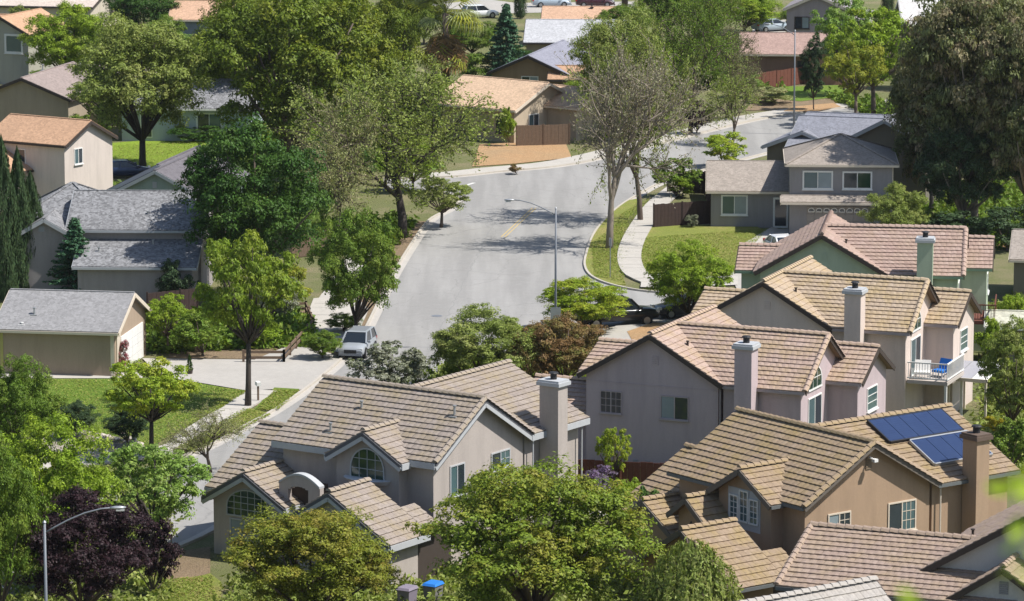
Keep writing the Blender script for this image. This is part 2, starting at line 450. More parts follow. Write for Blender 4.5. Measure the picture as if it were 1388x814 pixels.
# ================================================================== houses
class House:
    def __init__(s, name, label, px, py, z, yaw, **st):
        p = at(px, py, z)
        s.yaw = R(yaw)
        s.root = empty(name, (p.x, p.y, 0), s.yaw, label, 'house')
        s.st = dict(wall=None, tile=None, deck=M_DECK, fascia=M_DARKT, fascia2=None, rake=M_DARKT, over=.35, kind='tile', cap=True, floor=0)
        s.st.update(st)
        s.seed = random.Random(px * 7 + py)
    def slope(s, e0, e1, r1, r0, parent, kind=None):
        e0, e1, r1, r0 = map(Vector, (e0, e1, r1, r0))
        kind = kind or s.st['kind']
        n = (e1 - e0).cross(((r0 + r1) / 2) - e0).normalized()
        if n.z < 0:
            e0, e1, r1, r0 = e1, e0, r0, r1; n = -n
        if kind != 'tile':
            mb = MB()
            dn = n * .07
            q = [e0, e1, r1, r0]
            vs = [p + dn for p in q] + [p - dn for p in q]
            mb.add(vs, [(0, 1, 2, 3), (7, 6, 5, 4), (0, 4, 5, 1), (1, 5, 6, 2), (2, 6, 7, 3), (3, 7, 4, 0)])
            mb.obj('shingle_slope', s.st['tile'], parent)
            return
        L = ((r0 + r1) / 2 - (e0 + e1) / 2)
        k = max(2, round(L.length / .38))
        for i in range(k):
            t0 = i / k; t1 = min(1.0, (i + 1.12) / k)
            a0 = e0.lerp(r0, t0); a1 = e1.lerp(r1, t0); b0 = e0.lerp(r0, t1); b1 = e1.lerp(r1, t1)
            if (a1 - a0).length < .3: continue
            m_ = max(1, round((a1 - a0).length / .33)); off = s.seed.random() * .6
            mb = MB(); ctint = s.seed.uniform(-.08, .08)
            hb = .09
            xs = [0.0] + [min(1, max(0, (j + off) / m_)) for j in range(1, m_)] + [1.0]
            jit = s.seed.uniform(-.008, .008)
            for j in range(len(xs) - 1):
                x0, x1 = xs[j], xs[j + 1]
                if x1 - x0 < 1e-3: continue
                li = s.seed.uniform(-.006, .006)
                down = -(L.normalized()) * (.03 + s.seed.uniform(-.005, .005) + jit)
                g_ = .004 / max((a1 - a0).length, .3)
                A0 = a0.lerp(a1, x0 + g_) + n * (hb + li) + down; A1 = a0.lerp(a1, x1 - g_) + n * (hb + li) + down
                Bm0 = b0.lerp(b1, x0 + g_) + n * .03; Bm1 = b0.lerp(b1, x1 - g_) + n * .03
                C0 = A0 - n * (hb - .0) ; C1 = A1 - n * (hb - .0)
                mid = (A0 + A1) / 2 + n * .012; bmid = (Bm0 + Bm1) / 2 + n * .012; cm = (C0 + C1) / 2
                t = min(1, max(0, .5 + ctint + s.seed.gauss(0, .09)))
                vs = [A0, mid, A1, Bm1, bmid, Bm0, C0, cm, C1]
                fs = [(0, 1, 4, 5), (1, 2, 3, 4), (6, 7, 1, 0), (7, 8, 2, 1)]
                if j == 0:
                    vs.append(b0 - n * .02); fs.append((6, 0, 5, 9))
                if j == len(xs) - 2:
                    vs.append(b1 - n * .02); fs.append((2, 8, len(vs) - 1, 3))
                mb.add(vs, fs, t)
            mb.obj('tile_course', s.st['tile'], parent, tint=True)
        # deck under the tiles
        mb = MB(); q = [e0, e1, r1, r0]
        vs = [p + n * .0 for p in q] + [p - n * .12 for p in q]
        return (vs, [(0, 1, 2, 3), (7, 6, 5, 4), (0, 4, 5, 1), (1, 5, 6, 2), (2, 6, 7, 3), (3, 7, 4, 0)])
    def ridge(s, a, b, parent, nm='ridge_tile'):
        a = Vector(a); b = Vector(b); L = (b - a).length; k = max(1, round(L / .4)); d = (b - a) / k
        x = d.cross(Vector((0, 0, 1))).normalized()
        w = .17; le = (d.length + .05)
        dn = d.normalized()
        me = None
        rotq = dn.to_track_quat('X', 'Z')
        for i in range(k):
            if me is None:
                vs = []
                for xx, up in ((0, .045), (le, .0)):
                    for yy, zz in ((-w, -.02), (-w * .55, .08), (0, .12), (w * .55, .08), (w, -.02)):
                        vs.append((xx, yy, zz + up))
                fs = [(j, j + 1, j + 6, j + 5) for j in range(4)] + [(4, 3, 2, 1, 0), (5, 6, 7, 8, 9)]
                o = meshobj(nm, vs, fs, s.st['tile'], parent, [.6] * len(fs))
                me = o.data
            else:
                o = link(bpy.data.objects.new(nm, me), parent)
            o.location = a + d * i + Vector((0, 0, .03)); o.rotation_mode = 'QUATERNION'; o.rotation_quaternion = rotq
    def gable(s, u0, u1, v0, v1, ze, zr, axis='u', z0=None, ends=(1, 1), sides=(1, 1), walls=True, kind=None, ein=None, name='wall', fasc=True, rk=()):
        """roof outline u0..u1 x v0..v1, eave height ze, ridge height zr, ridge along axis; walls stand back by the overhang"""
        ov = s.st['over']; z0 = s.st['floor'] if z0 is None else z0
        if axis == 'u': T = lambda a, b, z: (a, b, z); a0, a1, b0, b1 = u0, u1, v0, v1
        else: T = lambda a, b, z: (b, a, z); a0, a1, b0, b1 = v0, v1, u0, u1
        bm_ = (b0 + b1) / 2; h = (b1 - b0) / 2; m_ = (zr - ze) / h
        if walls:
            wa0, wa1 = (max(a0, ein) if ein is not None else a0) + ov * (ends[0] != 0), a1 - ov * (ends[1] != 0); zw = ze + m_ * ov - .10; ztop = zr - .10
            vs = [T(wa0, b0 + ov, z0), T(wa0, b1 - ov, z0), T(wa0, b1 - ov, zw), T(wa0, bm_, ztop), T(wa0, b0 + ov, zw),
                  T(wa1, b0 + ov, z0), T(wa1, b1 - ov, z0), T(wa1, b1 - ov, zw), T(wa1, bm_, ztop), T(wa1, b0 + ov, zw)]
            fs = [(0, 4, 3, 2, 1), (5, 6, 7, 8, 9), (0, 5, 9, 4), (1, 2, 7, 6), (4, 9, 8, 3), (3, 8, 7, 2), (0, 1, 6, 5)]
            if axis != 'u': fs = [tuple(reversed(f)) for f in fs]
            meshobj(name, vs, fs, s.st['wall'], s.root)
        kind = kind or s.st['kind']
        roof = bpy.data.objects.new('roof', None)
        deck = MB(); parts = []
        holder = link(bpy.data.objects.new('roof', bpy.data.meshes.new('roof')), s.root)
        for q, sd in ((b0, sides[0]), (b1, sides[1])):
            if not sd: continue
            r = s.slope(T(a0 if ein is None else ein, q, ze), T(a1, q, ze), T(a1, bm_, zr), T(a0, bm_, zr), holder, kind)
            if r: deck.add(*r)
        if deck.v:
            holder.data.from_pydata(deck.v, [], deck.f); holder.data.materials.append(s.st['deck'])
        else:
            d = MB(); d.bar(T(a0 + .02, bm_, zr + .06), T(a1 - .02, bm_, zr + .06), .22, .06)
            holder.data.from_pydata(d.v, [], d.f); holder.data.materials.append(s.st['tile'])
        holder.data.update()
        if kind == 'tile': s.ridge(T(a0, bm_, zr + .04), T(a1, bm_, zr + .04), holder)
        # barge boards and eave boards
        if fasc:
            F2 = s.st['fascia2']
            for a, e, sg in ((a0, ends[0], -1), (a1, ends[1], 1)):
                if not e: continue
                for q, sd in ((b0, sides[0]), (b1, sides[1])):
                    if not sd: continue
                    mb = MB(); an = a + sg * .035
                    A = Vector(T(an, q, ze - .10)); B = Vector(T(an, bm_, zr - .10))
                    if kind == 'tile' and sg in rk: s.ridge(Vector(T(a - sg * .02, q, ze + .01)), Vector(T(a - sg * .02, bm_, zr + .01)), holder, 'rake_tile')
                    mb.bar(A, B, .05, .24 if not F2 else .14, up=(0, 0, 1))
                    mb.obj('barge_board', s.st['rake'], s.root)
                    if F2:
                        mb = MB(); mb.bar(A + Vector((0, 0, -.17)) , B + Vector((0, 0, -.17)), .04, .22)
                        mb.obj('barge_board', F2, s.root)
            for q, sd in ((b0, sides[0]), (b1, sides[1])):
                if not sd: continue
                sg = -1 if q == b0 else 1
                gh = s.st.get('gut', .15); mb = MB(); mb.bar(T(a0 if ein is None else ein, q + sg * .05, ze - gh / 2), T(a1, q + sg * .05, ze - gh / 2), .09, gh)
                mb.obj('gutter', s.st['fascia'], s.root)
        return holder
    def hip(s, u0, u1, v0, v1, ze, zr, z0=None, inset=None, walls=True):
        ov = s.st['over']; z0 = s.st['floor'] if z0 is None else z0
        hv = (v1 - v0) / 2; ins = inset if inset is not None else hv; vm = (v0 + v1) / 2
        if walls:
            MB().box(u0 + ov, u1 - ov, v0 + ov, v1 - ov, z0, ze + .1).obj('wall', s.st['wall'], s.root)
        holder = link(bpy.data.objects.new('roof', bpy.data.meshes.new('roof')), s.root)
        ra = (min(u0 + ins, (u0 + u1) / 2 - .05), vm, zr); rb = (max(u1 - ins, (u0 + u1) / 2 + .05), vm, zr)
        c = [(u0, v0, ze), (u1, v0, ze), (u1, v1, ze), (u0, v1, ze)]
        vs = [Vector(x) for x in c] + [Vector(ra), Vector(rb)]
        vs += [x - Vector((0, 0, .16)) for x in vs[:4]]
        fs = [(0, 1, 5, 4), (1, 2, 5), (2, 3, 4, 5), (3, 0, 4), (0, 6, 7, 1), (1, 7, 8, 2), (2, 8, 9, 3), (3, 9, 6, 0), (9, 8, 7, 6)]
        holder.data.from_pydata([tuple(x) for x in vs], [], fs); holder.data.materials.append(s.st['tile']); holder.data.update()
        for a, b in ((c[0], ra), (c[1], rb), (c[2], rb), (c[3], ra), (ra, rb)):
            d = MB(); d.bar(Vector(a) + Vector((0, 0, .03)), Vector(b) + Vector((0, 0, .03)), .25, .05)
            d.obj('hip_cap', s.st['tile'], holder)
        for a, b in ((0, 1), (1, 2), (3, 0)):
            d = MB(); A = Vector(c[a]); B = Vector(c[b]); d.bar(A + Vector((0, 0, -.1)), B + Vector((0, 0, -.1)), .12, .16); d.obj('gutter', s.st['fascia'], s.root)
        return holder
    def frame(s, face, c):
        """(origin, right, out) for a wall face: 'v-' looks towards -v, 'u+' towards +u, 'u-' towards -u"""
        a, w, z = c
        if face == 'v-': return Vector((a, w, z)), Vector((1, 0, 0)), Vector((0, -1, 0))
        if face == 'u+': return Vector((w, a, z)), Vector((0, 1, 0)), Vector((1, 0, 0))
        return Vector((w, a, z)), Vector((0, -1, 0)), Vector((-1, 0, 0))
    def window(s, face, a, plane, z, w, h, trim=None, g=(None, None), grid=(1, 1), arch=False, fw=.07, label=None, split=2, name='window', proud=.05, gridside=None):
        o, r, n = s.frame(face, (a, plane, z)); up = Vector((0, 0, 1)); trim = trim or M_WHITE
        def Q(mb, x0, x1, y0, y1, d0, d1):
            p = [o + r * x + up * y + n * d for d in (d0, d1) for x, y in ((x0, y0), (x1, y0), (x1, y1), (x0, y1))]
            mb.add(p, [(3, 2, 1, 0), (4, 5, 6, 7), (0, 1, 5, 4), (1, 2, 6, 5), (2, 3, 7, 6), (3, 0, 4, 7)])
        W, Hh = w / 2, h / 2; fr = MB()
        if not arch:
            Q(fr, -W - fw, W + fw, -Hh - fw, -Hh, 0, proud + .02); Q(fr, -W - fw, W + fw, Hh, Hh + fw, 0, proud)
            Q(fr, -W - fw, -W, -Hh, Hh, 0, proud); Q(fr, W, W + fw, -Hh, Hh, 0, proud)
        else:
            Q(fr, -W - fw, W + fw, -Hh - fw, -Hh, 0, proud + .02)
            k = 14
            for i in range(k):
                t0, t1 = math.pi * i / k, math.pi * (i + 1) / k
                def pp(t, rr, d):
                    return o + r * (math.cos(t) * (W + rr)) + up * (-Hh + h * .32 + math.sin(t) * (h * .68 + rr)) + n * d
                v = [pp(t0, 0, 0), pp(t1, 0, 0), pp(t1, fw, 0), pp(t0, fw, 0), pp(t0, 0, proud), pp(t1, 0, proud), pp(t1, fw, proud), pp(t0, fw, proud)]
                fr.add(v, [(3, 2, 1, 0), (4, 7, 6, 5), (0, 1, 5, 4), (2, 3, 7, 6)])
            Q(fr, -W - fw, -W, -Hh, -Hh + h * .32, 0, proud); Q(fr, W, W + fw, -Hh, -Hh + h * .32, 0, proud)
        fo = fr.obj(name, trim, s.root)
        if label: fo['label'] = label
        if not arch and name == 'window' and w > .6:
            sb = MB(); Q(sb, -W - fw - .04, W + fw + .04, -Hh - fw - .06, -Hh - fw, 0, .13); sb.obj('window_sill', trim, fo)
        g = [x or M_GLASS for x in g]
        if arch:
            k = 16; pts = [o + r * W * -1 + up * -Hh, o + r * W + up * -Hh]
            pts += [o + r * (math.cos(math.pi * i / k) * W) + up * (-Hh + h * .32 + math.sin(math.pi * i / k) * h * .68) for i in range(k + 1)]
            pts = [p + n * .012 for p in pts]
            meshobj('pane', pts, [tuple(range(len(pts)))], g[0], fo)
        else:
            for i in range(split):
                x0 = -W + w * i / split; x1 = -W + w * (i + 1) / split
                mb = MB(); Q(mb, x0 + .01, x1 - .01, -Hh, Hh, 0, .012 + .01 * i); mb.obj('pane', g[i % len(g)], fo)
                if i: mb = MB(); Q(mb, x0 - .03, x0 + .03, -Hh, Hh, 0, proud - .01); mb.obj('mullion', trim, fo)
        gx, gy = grid
        lo, hi = (-W, W) if gridside is None else ((-W, 0) if gridside == 0 else (0, W))
        mb = MB(); any_ = False
        for i in range(1, gx):
            x = lo + (hi - lo) * i / gx
            top = Hh if not arch else -Hh + h * .32 + math.sqrt(max(0, 1 - (x / W) ** 2)) * h * .68
            Q(mb, x - .014, x + .014, -Hh, top, .0, .035); any_ = True
        for j in range(1, gy):
            y = -Hh + h * j / gy; ww = 1.0
            if arch and y > -Hh + h * .32: ww = math.sqrt(max(0, 1 - ((y + Hh - h * .32) / (h * .68)) ** 2))
            Q(mb, lo * ww, hi * ww, y - .014, y + .014, .0, .037); any_ = True
        if any_: mb.obj('glazing_bars', trim, fo)
        return fo
    def panel(s, name, face, a, plane, z, w, h, d, m, grooves=0, vgrooves=0):
        o, r, n = s.frame(face, (a, plane, z)); up = Vector((0, 0, 1)); mb = MB()
        gx, gy = max(1, vgrooves), max(1, grooves)
        for i in range(gx):
            for j in range(gy):
                x0, x1 = -w / 2 + w * i / gx + .012, -w / 2 + w * (i + 1) / gx - .012
                y0, y1 = -h / 2 + h * j / gy + .012, -h / 2 + h * (j + 1) / gy - .012
                p = [o + r * x + up * y + n * dd for dd in (0, d) for x, y in ((x0, y0), (x1, y0), (x1, y1), (x0, y1))]
                mb.add(p, [(3, 2, 1, 0), (4, 5, 6, 7), (0, 1, 5, 4), (1, 2, 6, 5), (2, 3, 7, 6), (3, 0, 4, 7)])
        return mb.obj(name, m, s.root)
    def chimney(s, u0, u1, v0, v1, zt, capm=None, z0=0):
        ch = MB().box(u0, u1, v0, v1, z0, zt - .28).obj('chimney', s.st['wall'], s.root)
        c = capm or s.st['wall']
        mb = MB().box(u0 - .12, u1 + .12, v0 - .12, v1 + .12, zt - .28, zt - .10).box(u0 - .06, u1 + .06, v0 - .06, v1 + .06, zt - .10, zt)
        mb.obj('chimney_cap', c, ch)
        um, vm = (u0 + u1) / 2, (v0 + v1) / 2
        mb = MB().tube([(um, vm, zt), (um, vm, zt + .28)], .17, 10).tube([(um, vm, zt + .30), (um, vm, zt + .36)], [.26, .2], 10)
        mb.obj('flue', M_DARK, ch)
        return ch
    def roofvent(s, u, v, z, h=.45, m=None):
        mb = MB().tube([(u, v, z - .15), (u, v, z + h)], .06, 8).tube([(u, v, z + h), (u, v, z + h + .05)], .1, 8).box(u - .2, u + .2, v - .2, v + .2, z - .02, z + .03)
        mb.obj('vent_pipe', m or M_METAL, s.root)
    def downspout(s, u, v, z1, m=None):
        MB().tube([(u, v, .05), (u, v, z1)], .045, 6).obj('downspout', m or s.st['fascia'], s.root)

W_A = stucco('stucco_taupe', (.42, .37, .335)); W_B = stucco('stucco_mauve', (.47, .385, .395)); W_C = stucco('stucco_pink_beige', (.62, .52, .46))
W_D = stucco('stucco_sage', (.42, .49, .36)); W_E = stucco('stucco_ochre_brown', (.38, .265, .175)); W_F = stucco('stucco_cool_grey', (.50, .49, .47))
T_A = tilemat('tile_grey_beige', (.30, .25, .215), (.34, .29, .25), (.30, .235, .12), .45)
T_B = tilemat('tile_rose_beige', (.41, .30, .245), (.455, .345, .29), (.38, .28, .13), .45)
T_C = tilemat('tile_straw', (.42, .325, .235), (.465, .37, .28), (.40, .29, .12), .45)
T_D = tilemat('tile_rose_brown', (.385, .27, .225), (.43, .32, .27), (.33, .25, .15), .25)
T_E = tilemat('tile_olive_tan', (.30, .22, .15), (.345, .26, .185), (.30, .22, .08), .5)
T_F = tilemat('tile_pinkish_tan', (.33, .245, .20), (.37, .285, .235), (.34, .25, .11), .3)
T_J = tilemat('tile_silver', (.38, .35, .32), (.42, .39, .36), (.35, .30, .24), .2)

def model_ae(label, px, py, yaw, arched, name, lg_front, wg, **st):
    """street-gabled two-storey house: long main gable, cross wing, dormer, garage wing, low gable, side wing"""
    H = House(name, label, px, py, 5.4, yaw, over=.38, **st)
    H.gable(-9.7, 0, 0, 8.4, 5.4, 7.85, 'u', rk=(1,))
    H.gable(-9.6, -.02, 4.2, 13.4, 5.4, 7.72, 'v', ends=(0, 1), ein=8.2)
    H.gable(-5.95, -1.5, -.72, 2.6, 5.3, 6.62, 'v', ends=(1, 0))
    H.gable(wg[0], -9.35, wg[1] - 4.4, wg[1] + 4.4, 3.0, 5.45, 'u', ends=(1, 0))
    H.gable(-11.9, -6.9, lg_front, .5, 2.85, 4.3, 'v', ends=(1, 0))
    H.gable(-6.0, 1.0, -5.15, -1.95, 2.5, 4.6, 'v', ends=(1, 1))
    # lower strip of the garage roof running further back, and a flat top coloured dark for the shade in the gap to the house
    hold = link(bpy.data.objects.new('roof', bpy.data.meshes.new('roof')), H.root)
    k_ = 2.1 / 3.5
    dk = H.slope((1.0, -1.95, 2.5), (1.0, -.75, 2.5), (-.7, -.75, 2.5 + 1.7 * k_), (-.7, -1.95, 2.5 + 1.7 * k_), hold)
    hold.data.from_pydata([tuple(v) for v in dk[0]], [], dk[1]); hold.data.materials.append(M_DECK); hold.data.update()
    MB().box(-5.6, .55, -2.3, .5, 0, 2.42).obj('shade_toned_flat_roof', M_DARKT, H.root)
    return H
HA = model_ae('taupe stucco house with ribbed grey-beige tiles and two arched gable windows, left foreground', 590, 628, -34, True, 'tiled_house', -2.75, (-12.7, 2.9),
              wall=W_A, tile=T_A, fascia=M_LGREYT, fascia2=M_LGREYT, gut=.3, rake=plain('dark_rake_tiles', (.10, .10, .11), .8))
HA.chimney(-.35, .75, 9.45, 10.3, 7.95, M_LGREYT)
HA.window('v-', -3.72, -.35, 5.0, 1.9, 1.45, trim=M_LGREYT, g=(M_GLASSG,), arch=True, grid=(4, 3))
HA.window('v-', -9.4, -2.37, 2.72, 2.5, 1.25, trim=M_LGREYT, g=(M_GLASSG,), arch=True, grid=(6, 4))
HA.window('v-', -9.6, -2.37, 1.1, 1.7, 1.5, trim=M_LGREYT, g=(M_GLASSL, M_GLASSL), split=2)
HA.window('u+', 2.35, -.38, 4.15, 1.1, 1.4, trim=M_LGREYT, g=(M_GLASST, M_GLASS))
HA.window('u+', 6.05, -.38, 4.5, 1.5, .75, trim=M_LGREYT, g=(M_GLASS, M_GLASST), grid=(2, 2), gridside=1)
# curved balconet sills below the arched windows
for (u, v, z, w) in ((-3.7, -.34, 4.2, 2.7), (-9.45, -2.37, .25, 1.9)):
    mb = MB(); k = 10; top = []; bot = []
    for i in range(k + 1):
        t = math.pi * i / k
        top.append((u - w / 2 * math.cos(t), v - .8 * math.sin(t), z + .12)); bot.append((u - w * .42 * math.cos(t), v - .4 * math.sin(t), z - .12))
    n_ = k + 1
    mb.add(top + bot, [tuple(range(n_)), tuple(range(2 * n_ - 1, n_ - 1, -1))] + [(i, n_ + i, n_ + i + 1, i + 1) for i in range(k)])
    mb.obj('window_ledge', plain('pale_ledge', (.58, .60, .62), .7), HA.root)
# arched porch
mb = MB(); k = 14; u0, u1, vv = -7.75, -5.3, -2.05
ov, iv = [], []
for i in range(k + 1):
    t = i / k; u = u0 + (u1 - u0) * t; z = 3.6 + .8 * math.sin(math.pi * (.12 + .76 * t))
    ov.append((u, z))
for (z_off, d0, d1, nm, mt) in ((0, 0, .3, 'porch_wall', W_A), (.1, -.05, .35, 'porch_coping', M_LGREYT)):
    mb = MB()
    for i in range(k):
        (ua, za), (ub, zb) = ov[i], ov[i + 1]
        if nm == 'porch_wall':
            um = (ua + ub) / 2; opening = -7.2 < um < -5.95
            lo = 3.5 + .35 * math.sqrt(max(0, 1 - ((um + 6.57) / .66) ** 2)) if opening else 0
            mb.add([(ua, vv + d0, lo), (ub, vv + d0, lo), (ub, vv + d0, zb), (ua, vv + d0, za), (ua, vv + d1, lo), (ub, vv + d1, lo), (ub, vv + d1, zb), (ua, vv + d1, za)],
                   [(0, 1, 2, 3), (7, 6, 5, 4), (0, 4, 5, 1), (3, 2, 6, 7), (1, 5, 6, 2), (0, 3, 7, 4)])
        else:
            mb.add([(ua, vv + d0, za), (ub, vv + d0, zb), (ub, vv + d0, zb + .1), (ua, vv + d0, za + .1), (ua, vv + d1, za), (ub, vv + d1, zb), (ub, vv + d1, zb + .1), (ua, vv + d1, za + .1)],
                   [(0, 1, 2, 3), (7, 6, 5, 4), (0, 4, 5, 1), (3, 2, 6, 7), (1, 5, 6, 2), (0, 3, 7, 4)])
    mb.obj(nm, mt, HA.root)
MB().box(-7.6, -5.4, -1.35, -1.25, 0, 4.0).obj('porch_door', M_DARKT, HA.root)
HA.roofvent(-6.2, 2.6, 6.85); HA.roofvent(-6.9, 1.0, 5.95); HA.roofvent(-.9, 2.9, 7.1, .5)
HA.downspout(-.1, 8.5, 5.3); HA.downspout(-.1, 12.9, 5.3); HA.downspout(.7, -4.6, 2.5)

HE = model_ae('ochre-brown stucco house with mossy tan tile roof and blue solar panels, right foreground', 1090, 688, -53, False, 'tiled_house', -1.8, (-13.6, 4.3),
              wall=W_E, tile=T_E, fascia=plain('slate_gutter', (.13, .14, .14), .6), rake=plain('grey_brown_rake', (.14, .12, .10), .8))
HE.chimney(-.35, .6, 10.05, 10.85, 7.6, plain('brown_chimney_cap', (.12, .085, .065), .8))
HE.window('u+', 2.45, -.38, 4.25, 1.25, .95, trim=M_CREAMT, g=(M_GLASSL, M_GLASS), grid=(2, 3), gridside=1, label='left sliding window with pale blind on one side')
HE.window('u+', 6.3, -.38, 4.1, 1.6, 1.3, trim=M_CREAMT, g=(M_GLASS, M_GLASST), grid=(3, 3), gridside=1)
for i, (uu, h, zc) in enumerate(((-4.45, 1.05, 4.7), (-3.75, 1.35, 4.85), (-3.05, 1.05, 4.7))):
    HE.window('v-', uu, -.37, zc, .5, h, trim=M_WHITE, g=(M_GLASST,), split=1, grid=(2, 4))
HE.panel('recess_surround', 'v-', -3.75, -.33, 4.7, 2.3, 1.9, .03, M_LGREYT)
# pointed entry gable
HE.gable(-7.3, -4.7, -2.0, .3, 4.1, 5.05, 'v', ends=(1, 0))
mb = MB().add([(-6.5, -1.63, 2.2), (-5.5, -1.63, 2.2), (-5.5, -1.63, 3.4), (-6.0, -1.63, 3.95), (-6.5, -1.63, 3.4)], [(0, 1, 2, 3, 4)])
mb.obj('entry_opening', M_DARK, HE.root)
mb = MB().tube([(-.3, 4.15, 7.15), (.05, 4.15, 7.1)], .05, 6).box(-.02, .2, 4.05, 4.27, 7.0, 7.14)
mb.obj('flood_light', M_WHITE, HE.root)
HE.panel('gable_vent', 'u+', 4.2, -.38, 6.85, .38, .55, .04, plain('brown_vent', (.2, .15, .1), .8), 6, 1)
HE.downspout(-.2, 8.55, 5.3, M_CREAMT)
# solar arrays: each a thing on the roof slope
def slope_pt(u, v, off=.16): return Vector((u, v, 5.4 + (0 - u) * (2.32 / 4.79) + off))
M_PV = None
def pvmat(b):
    t = b.noise(.6, 3)
    col = b.mix(t, (.018, .032, .082), (.03, .05, .115))
    br = b.n('ShaderNodeTexBrick'); br.inputs['Scale'].default_value = 1; br.inputs['Brick Width'].default_value = .157; br.inputs['Row Height'].default_value = .157
    br.inputs['Mortar Size'].default_value = .008; br.offset = 0
    b.l(b.co(), br.inputs['Vector']); br.inputs['Color1'].default_value = (1, 1, 1, 1); br.inputs['Color2'].default_value = (.8, .8, .85, 1); br.inputs['Mortar'].default_value = (1.6, 1.6, 1.6, 1)
    b.base(b.mix(1.0, col, br.outputs[0], 'MULTIPLY')); b.rough(.18)
    b.p.inputs['Specular IOR Level'].default_value = .6
M_PV = mat('photovoltaic_blue', pvmat)
yawE = R(-53); rootE = HE.root.matrix_basis.copy(); rootE = Matrix.Translation(HE.root.location) @ Matrix.Rotation(yawE, 4, 'Z')
def solar(label, ua, ub, va, vb, n):
    c = rootE @ slope_pt(ua, va, .2)
    rt = empty('solar_array', c, yawE, label, 'solar panels', 'solar arrays on the brown house roof')
    L = math.hypot(ub - ua, slope_pt(ua, 0).z - slope_pt(ub, 0).z); tilt = math.atan2(slope_pt(ua, 0).z - slope_pt(ub, 0).z, ub - ua)
    w = (vb - va) / n
    for i in range(n):
        for nm, m, mb in (('panel', M_PV, MB().box(.03, L - .03, i * w + .015, (i + 1) * w - .015, .012, .045)), ):
            o = mb.obj(nm, m, rt); o.rotation_euler = (0, tilt, 0)
    fr = MB().box(-.06, 0.02, 0, vb - va, -.06, .05).box(L - .02, L + .05, 0, vb - va, -.1, .05).box(0, L, -.06, 0, -.08, .05).box(0, L, vb - va, vb - va + .05, -.08, .05)
    o = fr.obj('panel_frame', M_METAL if ua > -3 else M_DARK, rt); o.rotation_euler = (0, tilt, 0)
    br = MB().box(.2, L - .2, .4, .45, -.16, .01).box(.2, L - .2, vb - va - .45, vb - va - .4, -.16, .01)
    o = br.obj('mounting_rail', M_DARK, rt); o.rotation_euler = (0, tilt, 0)
solar('upper blue solar array of the two on the brown house roof', -4.45, -2.88, 7.8, 12.45, 5)
solar('lower blue solar array, partly behind the brown chimney', -2.76, -1.05, 8.95, 12.6, 4)

def model_bcd(name, label, px, py, yaw, z=5.4, W=8.2, D=9.4, **st):
    H = House(name, label, px, py, z, yaw, over=.35, **st)
    H.W = W
    H.gable(0, W, 0, D, 5.4, 7.8, 'v')
    H.gable(4.1, 12.75, .1, 7.3, 5.4, 7.8, 'u', ends=(0, 1), ein=8.1, rk=(1,))
    H.gable(11.2, 14.4, 4.3, 9.6, 5.25, 6.75, 'u', ends=(0, 1))
    H.gable(-1.45, 4, 3.6, 9.2, 4.9, 6.05, 'u', ends=(1, 0))
    if name == 'mauve_house': H.gable(-4.6, .3, 1.8, 8.2, 2.6, 4.05, 'u', ends=(1, 0))
    H.panel('gable_vent', 'v-', 4.3, .35, 6.4, .38, .5, .03, st.get('ventm', st['wall']), 5, 1)
    H.panel('eave_band', 'v-', 4.1, .35, 5.05, W - .72, .07, .02, st['wall'])
    cx_ = 9.95 if name == 'sage_house' else 9.15
    H.chimney(cx_, cx_ + .95, -.75, .2, 7.85, M_LGREYT)
    H.roofvent(5.5, 1.9, 6.9, .35, M_DARKT)
    # right face: arched window over a sliding door
    H.window('u+', 2.55, 12.4, 5.75, 1.9, 1.1, arch=True, g=(M_GLASSG,), grid=(3, 2))
    H.window('u+', 2.55, 12.4, 3.7, 1.9, 2.0, g=(M_GLASST, M_GLASS), name='sliding_door')
    H.window('u+', 6.95, 14.05, 4.0, 1.5, 1.15, g=(M_GLASST,), split=1, grid=(1, 3))
    H.downspout(8.0, .25, 5.4)
    return H
HB = model_bcd('mauve_house', 'mauve stucco house with plain front gable and two windows, beside the taupe house', 783, 507, -24, wall=W_B, tile=T_B, fascia=plain('mauve_gutter', (.33, .29, .29), .7), rake=M_DARKT)
HB.window('v-', 1.78, .35, 3.98, 1.15, 1.1, trim=plain('mauve_trim', (.40, .34, .34), .7), grid=(4, 3), fw=.04)
HB.window('v-', 5.4, .35, 3.95, 1.5, 1.15, trim=plain('mauve_trim', (.40, .34, .34), .7), g=(M_GLASSL, M_GLASS), fw=.05)
HB.panel('wall_vent', 'v-', 3.2, .35, .9, .3, .2, .05, M_GREYT, 3, 1); HB.panel('wall_vent', 'v-', 3.9, .35, .9, .3, .2, .05, M_GREYT, 3, 1)
HB.panel('meter_box', 'v-', 7.2, .35, 1.4, .4, .6, .15, M_GREYT)
HC = model_bcd('pink_beige_house', 'pinkish beige house with straw tile roof, between the mauve and sage houses', 940, 433, -21, wall=W_C, tile=T_C, fascia=plain('mauve_gutter', (.33, .29, .29), .7), rake=M_DARKT)
HD = model_bcd('sage_house', 'pale sage green stucco house with rose-brown tile roof, farthest of the tiled row', 1022, 369, -8, wall=W_D, tile=T_D, fascia=plain('sage_gutter', (.16, .24, .17), .7), rake=M_DARKT)

